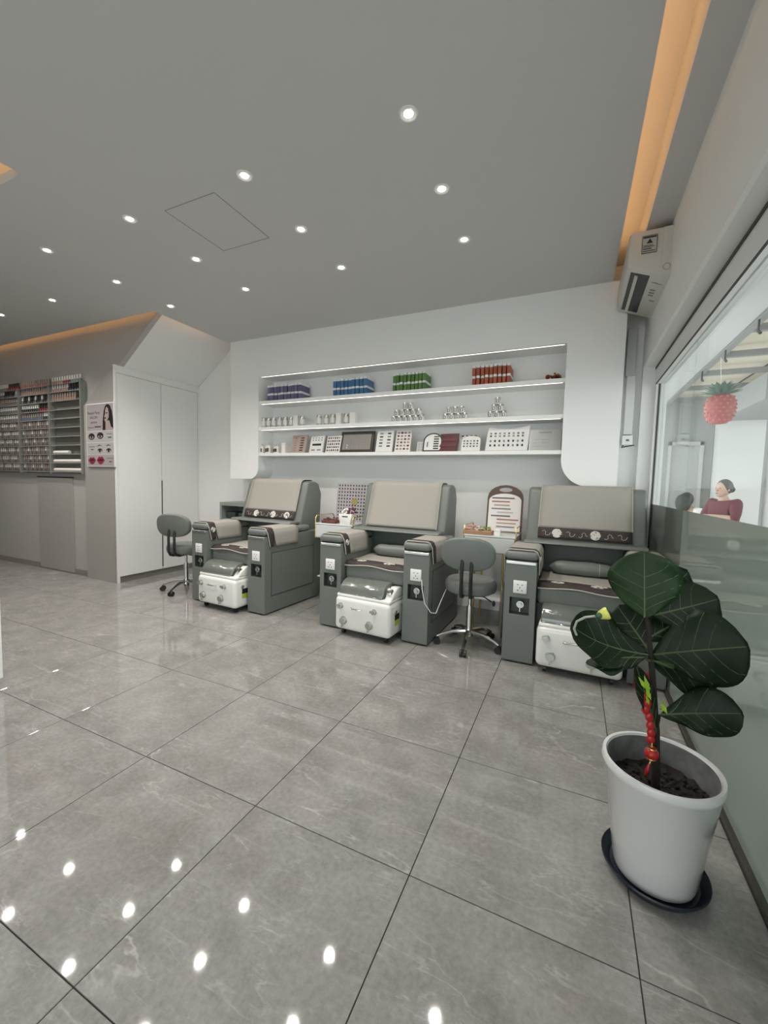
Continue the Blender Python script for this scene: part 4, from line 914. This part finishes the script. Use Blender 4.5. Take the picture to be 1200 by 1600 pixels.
# red lucky charm hanging on the trunk
t = thing('lucky_charm', 'red beaded lucky charm with a lantern bead hanging in the fig', 'charm', (.235, 1.385, .66))
REDB = mat('red_lacquer', (.42, .012, .015), .3); GOLDB = MATS['gold_wire']
for k, (x, y_, z) in enumerate(((.222, 1.40, .575), (.229, 1.395, .555), (.226, 1.395, .535), (.236, 1.395, .515), (.240, 1.392, .492), (.243, 1.392, .470), (.243, 1.392, .45))):
    rel(t, B().ball((x, y_, z), .011, .007, .014, 12, 8)).obj('red_bead', REDB, t, True)
rel(t, B().lathe([(0, -.016), (.010, -.015), (.018, -.007), (.019, 0), (.018, .007), (.010, .015), (0, .016)], (.247, 1.385, .412), 20)).obj('lantern_bead', REDB, t, True)
rel(t, B().lathe([(.011, -.003), (.0125, 0), (.011, .003)], (.247, 1.385, .397), 16).lathe([(.011, -.003), (.0125, 0), (.011, .003)], (.247, 1.385, .427), 16).tube([(.245, 1.39, .46), (.247, 1.386, .43)], .0015, 5).tube([(.247, 1.385, .397), (.243, 1.383, .38)], .002, 5)).obj('gold_fitting', GOLDB, t, True)
rel(t, B().tube([(.243, 1.383, .382), (.238, 1.38, .360), (.235, 1.38, .345)], .005, 6, [.002, .006, .003])).obj('tassel', REDB, t, True)
LIME = mat('lime_leaf', (.34, .52, .04), .45, noise=.35, nscale=50)
def sprig(loc, pts, label):
    t = thing('lime_sprig', label, 'sprig', loc)
    for (bx, bz, tx, tz, w2) in pts:
        d = Vector((tx - bx, 0, tz - bz)); n = Vector((-d.z, 0, d.x)).normalized() * w2
        c0 = Vector((bx, -.01, bz)); c1 = Vector((tx, -.012, tz)); mid = (c0 + c1) / 2 + Vector((0, -.004, 0))
        o = B().poly([c0, mid + n, c1, mid - n]).obj('lime_leaf', LIME, t); solidify(o, .0015, 0)
    B().tube([(0, .02, -.01), (0, 0, 0), (.004, -.006, .03)], .0015, 5).obj('stem', LIME, t)
sprig((.225, 1.375, .585), [(.0, .02, -.028, .058, .006), (.003, .015, -.014, .066, .006), (.008, -.005, -.008, .03, .0055), (.004, -.02, -.006, .008, .004)], 'bright lime leaf sprig tucked beside the fig trunk')
sprig((.262, 1.375, .555), [(.012, -.006, -.008, .03, .006)], 'single bright lime leaf at the right of the fig trunk')
t = thing('bud_clip', 'small yellow and white bud clip on a curved pale wire at the leaf tip', 'plant clip', (.02, 1.345, .745))
rel(t, B().tube([(.030, 1.35, .74), (.022, 1.345, .76), (.028, 1.34, .785), (.05, 1.335, .803), (.076, 1.33, .812)], .0035, 8)).obj('wire', mat('pale_wire', (.42, .42, .36), .5), t, True)
rel(t, B().lathe([(.006, 0), (.012, .006), (.018, .024), (.017, .030), (0, .026)], (0, 0, 0), 20).rot(R(62), 'Y').move((.082, 1.33, .813))).obj('yellow_cup', mat('yellow_cup', (.72, .72, .16), .4), t, True)
rel(t, B().ball((.084, 1.318, .818), .009, .007, .009, 12, 8)).obj('green_centre', mat('green_centre', (.04, .11, .06), .4), t, True)
# red box on the floor behind the plant
t = thing('red_stool_box', 'small red box on the floor behind the fig, beside the window', 'box', (.43, 2.80, 0))
B().box(-.045, .045, 0, .10, 0, .10, bev=.003, seg=1).obj('box_body', mat('red_card', (.32, .015, .02), .5), t); B().box(-.046, .046, -.001, .101, .082, .084).obj('lid_line', mat('dark_red', (.12, .01, .01), .6), t)
# black foot rests / clutter behind the stool
t = thing('folded_footrest', 'dark folded footrest standing in the shadow beside the window chair', 'footrest', (-.430, 3.15, 0))
B().box(-.018, .018, 0, .15, .03, .46, bev=.008).obj('padded_plate', LEATHERD, t, True)
B().tube([(-.024, .02, .0), (-.024, .02, .40), (-.024, .13, .44), (-.024, .13, .0)], .007, 8).obj('folded_frame', STEEL, t, True)
B().tube([(-.024, .02, .12), (-.024, .13, .30)], .006, 8).obj('cross_bar', STEEL, t, True)

# ------------------------------------------------------------------ outside the window
CONC = mat('pale_concrete', (.48, .48, .465), .8, noise=.05, nscale=2)
struct(B().box(.62, 14, -6, 14, -.12, -.02).obj('ground_outside', CONC), 'pale concrete ground outside')
EXW = mat('white_render_outside', (.62, .62, .605), .8, noise=.03, nscale=2)
EXG = mat('grey_render_outside', (.30, .305, .30), .8, noise=.04, nscale=3)
struct(B().box(.62, 1.98, 8.2, 8.35, -.02, 3.2).obj('wall_outside', EXG), 'grey wall across the alley')
dd = struct(B().box(1.42, 1.80, 8.17, 8.2, -.02, 1.92).obj('door_2', mat('grey_door', (.36, .36, .355), .5)), 'grey door across the alley')
B().box(1.38, 1.42, 8.15, 8.2, -.02, 1.98).box(1.80, 1.85, 8.15, 8.2, -.02, 1.98).box(1.38, 1.85, 8.15, 8.2, 1.92, 1.98).obj('door_frame', mat('pale_frame', (.45, .45, .44), .6), dd)
struct(B().box(1.985, 2.52, 7.9, 8.3, -.02, 3.4).obj('wall_pier', EXW), 'white wall pier outside')
struct(B().box(2.52, 9, 8.6, 8.75, -.02, 3.4).obj('wall_beyond', EXG), 'grey wall further along the alley')
t = thing('drain_pipe', 'white drain pipe at the right edge outside', 'pipe', (2.655, 7.98, 0)); B().cyl((0, 0, -.02), (0, 0, 3.0), .072, seg=20).obj('pipe', EXW, t, True); B().cyl((0, 0, .98), (0, 0, 1.01), .078, seg=20).obj('clamp', STEEL, t, True)
# canopy: panels on steel beams
CANP = mat('cream_canopy_panel', (.70, .66, .58), .6, noise=.04, nscale=3, trans=0.0); STL = mat('grey_painted_steel', (.24, .24, .235), .5)
b_ = CANP.node_tree.nodes['Principled BSDF']; nt_ = CANP.node_tree; tl_ = nt_.nodes.new('ShaderNodeBsdfTranslucent'); tl_.inputs[0].default_value = (.62, .58, .50, 1); mxs = nt_.nodes.new('ShaderNodeMixShader'); mxs.inputs[0].default_value = .45
nt_.links.new(b_.outputs[0], mxs.inputs[1]); nt_.links.new(tl_.outputs[0], mxs.inputs[2]); nt_.links.new(mxs.outputs[0], nt_.nodes['Material Output'].inputs[0])
can = thing('canopy', 'cream panel canopy on grey steel beams over the alley', 'canopy', (1.6, 4.5, 2.6))
for k in range(10):
    y0 = .67 + k * .8
    rel(can, B().box(1.28, 3.4, y0 + .006, min(y0 + .794, 8.19), 2.70, 2.715)).obj('panel', CANP, can)
for yb in (2.27, 3.07, 3.87, 4.67, 5.47, 6.24, 7.07, 8.0): rel(can, B().box(1.30, 3.4, yb - .025, yb + .025, 2.58, 2.64)).obj('beam', STL, can)
rel(can, B().box(1.26, 1.32, .7, 8.15, 2.56, 2.70)).obj('edge_beam', STL, can); rel(can, B().box(3.34, 3.4, .7, 8.15, 2.56, 2.70)).obj('edge_beam', STL, can)
rel(can, B().tube([(1.95, .7, 2.66), (1.95, 8.15, 2.66)], .010, 8)).obj('cable_rod', BLACK, can)
for yb in (4.3, 5.1, 5.9): rel(can, B().box(1.262, 1.275, yb - .008, yb + .008, 2.47, 2.60).tube([(1.268, yb, 2.47), (1.268, yb - .05, 2.44)], .012, 6)).obj('hook', BLACK, can)
struct(B().box(.62, 1.255, .7, 8.19, 2.58, 2.74).obj('eave_outside', mat('pale_eave', (.55, .55, .54), .8)), 'pale eave slab above the window outside')
struct(B().box(1.93, 2.7, 6.15, 7.9, 2.26, 2.56).obj('beam_outside', EXG), 'grey concrete beam outside')
# hanging pineapple-shaped decoration
t = thing('fruit_lantern', 'red pineapple-shaped hanging decoration with green leaves outside the glass', 'decoration', (1.325, 5.36, 1.88)); t.scale = (1.286,) * 3
RF = mat('bright_red_paper', (.30, .018, .016), .4); GF = mat('crepe_green', (.012, .10, .055), .6); PK = mat('pink_dots', (.42, .09, .075), .5)
B().lathe([(0, 0), (.05, .006), (.085, .04), (.10, .10), (.10, .16), (.085, .21), (.05, .235), (0, .24)], seg=24).obj('fruit_body', RF, t, True)
b = B()
for r_ in range(7):
    zz = .03 + r_ * .03; rr = [.076, .092, .099, .1005, .1005, .097, .086][r_]
    for k in range(14):
        a = 2 * math.pi * (k + .5 * (r_ % 2)) / 14; b.ball((rr * math.cos(a), rr * math.sin(a), zz), .008, seg=6, rings=5)
b.obj('seed_dots', PK, t, True)['kind'] = 'stuff'
for ring, (n, tl, up) in enumerate(((12, .115, .03), (10, .085, .07), (8, .05, .10))):
    for k in range(n):
        a = 2 * math.pi * (k + .5 * ring) / n; d = Vector((math.cos(a), math.sin(a), 0)); s_ = Vector((-d.y, d.x, 0)) * .016
        p0 = Vector((0, 0, .232)) + d * .02; p1 = p0 + d * (tl * .6) + Vector((0, 0, up * .8)); p2 = p0 + d * tl + Vector((0, 0, up))
        solidify(B().poly([p0 - s_ * .5, p1 - s_, p2, p1 + s_, p0 + s_ * .5]).obj('crown_leaf', GF, t), .002, 0)
B().tube([(0, 0, .24), (-.02, 0, .53)], .002, 5).obj('string', SOCK, t)

# ------------------------------------------------------------------ people outside
def skin_mesh(name, pts, edges, radii, M, parent=None, sub=2):
    me = bpy.data.meshes.new(name); me.from_pydata([Vector(p) for p in pts], edges, []); me.update()
    o = bpy.data.objects.new(name, me); C.objects.link(o)
    sk = o.modifiers.new('skin', 'SKIN'); sk.use_smooth_shade = True; sv = me.skin_vertices[0].data if me.skin_vertices else None
    if sv is None:
        bm_ = bmesh.new(); bm_.from_mesh(me); bm_.verts.layers.skin.verify(); bm_.to_mesh(me); bm_.free(); sv = me.skin_vertices[0].data
    for i, r_ in enumerate(radii):
        sv[i].radius = r_ if isinstance(r_, tuple) else (r_, r_); sv[i].use_root = (i == 0)
    ss = o.modifiers.new('smooth', 'SUBSURF'); ss.levels = sub; ss.render_levels = sub
    dg = bpy.context.evaluated_depsgraph_get(); m2 = bpy.data.meshes.new_from_object(o.evaluated_get(dg)); o.modifiers.clear(); o.data = m2
    m2.materials.clear(); m2.materials.append(M); m2.polygons.foreach_set('use_smooth', [True] * len(m2.polygons))
    if parent: o.parent = parent
    return o
SKIN = mat('skin', (.48, .32, .25), .55, noise=.05); MAROON = mat('maroon_knit', (.11, .015, .03), .8, noise=.15, nscale=30); HAIRM = mat('dark_hair', (.03, .028, .025), .55, noise=.2, nscale=60); TROU = mat('dark_trousers', (.03, .03, .035), .8)
def head(b, c, face, s=1.0):
    c = Vector(c); f = Vector(face).normalized(); sd = Vector((-f.y, f.x, 0))
    b.ball(c, .078 * s, .085 * s, .108 * s, 20, 14)
    b.ball(c + f * .035 + Vector((0, 0, -.055)), .055, .055, .055, 14, 10)
    b.tube([c + f * .075 + Vector((0, 0, .02)), c + f * .098 + Vector((0, 0, -.018)), c + f * .08 + Vector((0, 0, -.028))], .01, 6, [.006, .013, .009])
    for g_ in (-1, 1): b.ball(c + sd * (.078 * g_) - f * .005 + Vector((0, 0, -.01)), .012, .016, .026, 8, 6)
def person(loc, rz, label, topM, lean, hair_bun, armcross):
    t = thing('person', label, 'person', loc, rz)
    # local: faces -y, seated, pelvis at z .50
    hx = Vector((0, -.02 - lean, 1.10)) ; ch = Vector((0, -.01 - lean * .7, .92)); nk = Vector((0, -.03 - lean, 1.09 - lean * .2)); hd = Vector((0, -.05 - lean * 1.25, 1.205 - lean * .35))
    P_ = [(0, 0, .52), (0, -.01, .70), ch, nk, nk + Vector((0, -.01, .06)),
          (-.16, ch.y, 1.01 - lean * .15), (-.22, ch.y - .06, .82), (-.02, ch.y - .26, .80 if armcross else .70), (.05, ch.y - .26, .81 if armcross else .68),
          (.16, ch.y, 1.01 - lean * .15), (.22, ch.y - .06, .82), (.02, ch.y - .22, .83 if armcross else .70), (-.06, ch.y - .23, .83 if armcross else .68),
          (-.10, -.05, .50), (-.12, -.44, .50), (-.12, -.46, .10), (-.12, -.58, .04), (.10, -.05, .50), (.12, -.44, .50), (.12, -.46, .10), (.12, -.58, .04)]
    E_ = [(0, 1), (1, 2), (2, 3), (3, 4), (2, 5), (5, 6), (6, 7), (7, 8), (2, 9), (9, 10), (10, 11), (11, 12), (0, 13), (13, 14), (14, 15), (15, 16), (0, 17), (17, 18), (18, 19), (19, 20)]
    Rr = [(.15, .12), (.13, .10), (.14, .10), .05, .045, .06, .045, .035, .025, .06, .045, .035, .025, .09, .065, .045, .035, .09, .065, .045, .035]
    body = skin_mesh('body', P_, E_, Rr, SKIN, t)
    hb = B(); head(hb, hd, (0, -1, -.1)); me = hb.mesh('head_tmp', SKIN, True)
    bm_ = bmesh.new(); bm_.from_mesh(body.data); bm_.from_mesh(me); bm_.to_mesh(body.data); bm_.free(); body.data.polygons.foreach_set('use_smooth', [True] * len(body.data.polygons))
    idx = [0, 1, 2, 5, 6, 9, 10]; mp = {k: i for i, k in enumerate(idx)}
    def toward(a, b_, f): return Vector(P_[a]) + (Vector(P_[b_]) - Vector(P_[a])) * f
    pts = [Vector(P_[k]) for k in idx] + [toward(6, 7, .25), toward(10, 11, .25), toward(2, 3, .55)]
    ed = [(mp[a], mp[b_]) for a, b_ in E_ if a in mp and b_ in mp] + [(mp[6], 7), (mp[10], 8), (mp[2], 9)]
    skin_mesh('shirt', pts, ed, [(.19, .155), (.175, .14), (.185, .135), .088, .07, .088, .07, .058, .058, .075], topM, t)
    idx2 = [0, 13, 14, 15, 17, 18, 19]; mp2 = {k: i for i, k in enumerate(idx2)}
    skin_mesh('trousers', [P_[k] for k in idx2], [(mp2[a], mp2[b_]) for a, b_ in E_ if a in mp2 and b_ in mp2], [.155, .105, .082, .06, .105, .082, .06], TROU, t)
    h_ = B().ball(hd + Vector((0, .025, .025)), .094, .092, .108, 20, 14)
    if hair_bun: h_.ball(hd + Vector((0, .125, -.005)), .045, .045, .045, 14, 10)
    else: h_.ball(hd + Vector((0, -.02, -.03)), .105, .105, .14, 16, 12)
    h_.obj('hair', HAIRM, t, True)
    for x in (-.12, .12): B().ball((x, -.53, .035), .045, .11, .035, 14, 8).obj('shoe', BLACK, t, True)
    eb = B()
    for x in (-.03, .03): eb.ball(hd + Vector((x, -.079, .008)), .010, .006, .007, 8, 6)
    eb.ball(hd + Vector((0, -.088, -.06)), .02, .006, .006, 8, 6); eb.obj('eyes_and_mouth', mat('dark_features', (.06, .03, .03), .6), t, True)
    return t
person((1.87, 7.0, .02), R(-58), 'seated woman in a maroon top with arms folded and hair in a bun', MAROON, .0, True, True)
person((1.77, 7.72, -.12), R(-70), 'person with black hair in a white shirt bending forward beside the woman', mat('white_shirt', (.8, .8, .78), .8), .15, False, False)
def bench(loc, w2, h, label):
    t = thing('low_stool', label, 'stool', loc)
    B().box(-.17, .17, -.15, .15, h - .04, h, bev=.01).obj('seat', TABW, t)
    for x in (-.14, .14):
        for y_ in (-.12, .12): B().cyl((x, y_, -.02), (x, y_, h - .03), .014, seg=8).obj('leg', STL, t)
bench((1.87, 7.0, 0), .34, .36, 'plain stool the woman in maroon sits on')
bench((1.77, 7.72, 0), .34, .22, 'low stool the person in white sits on')
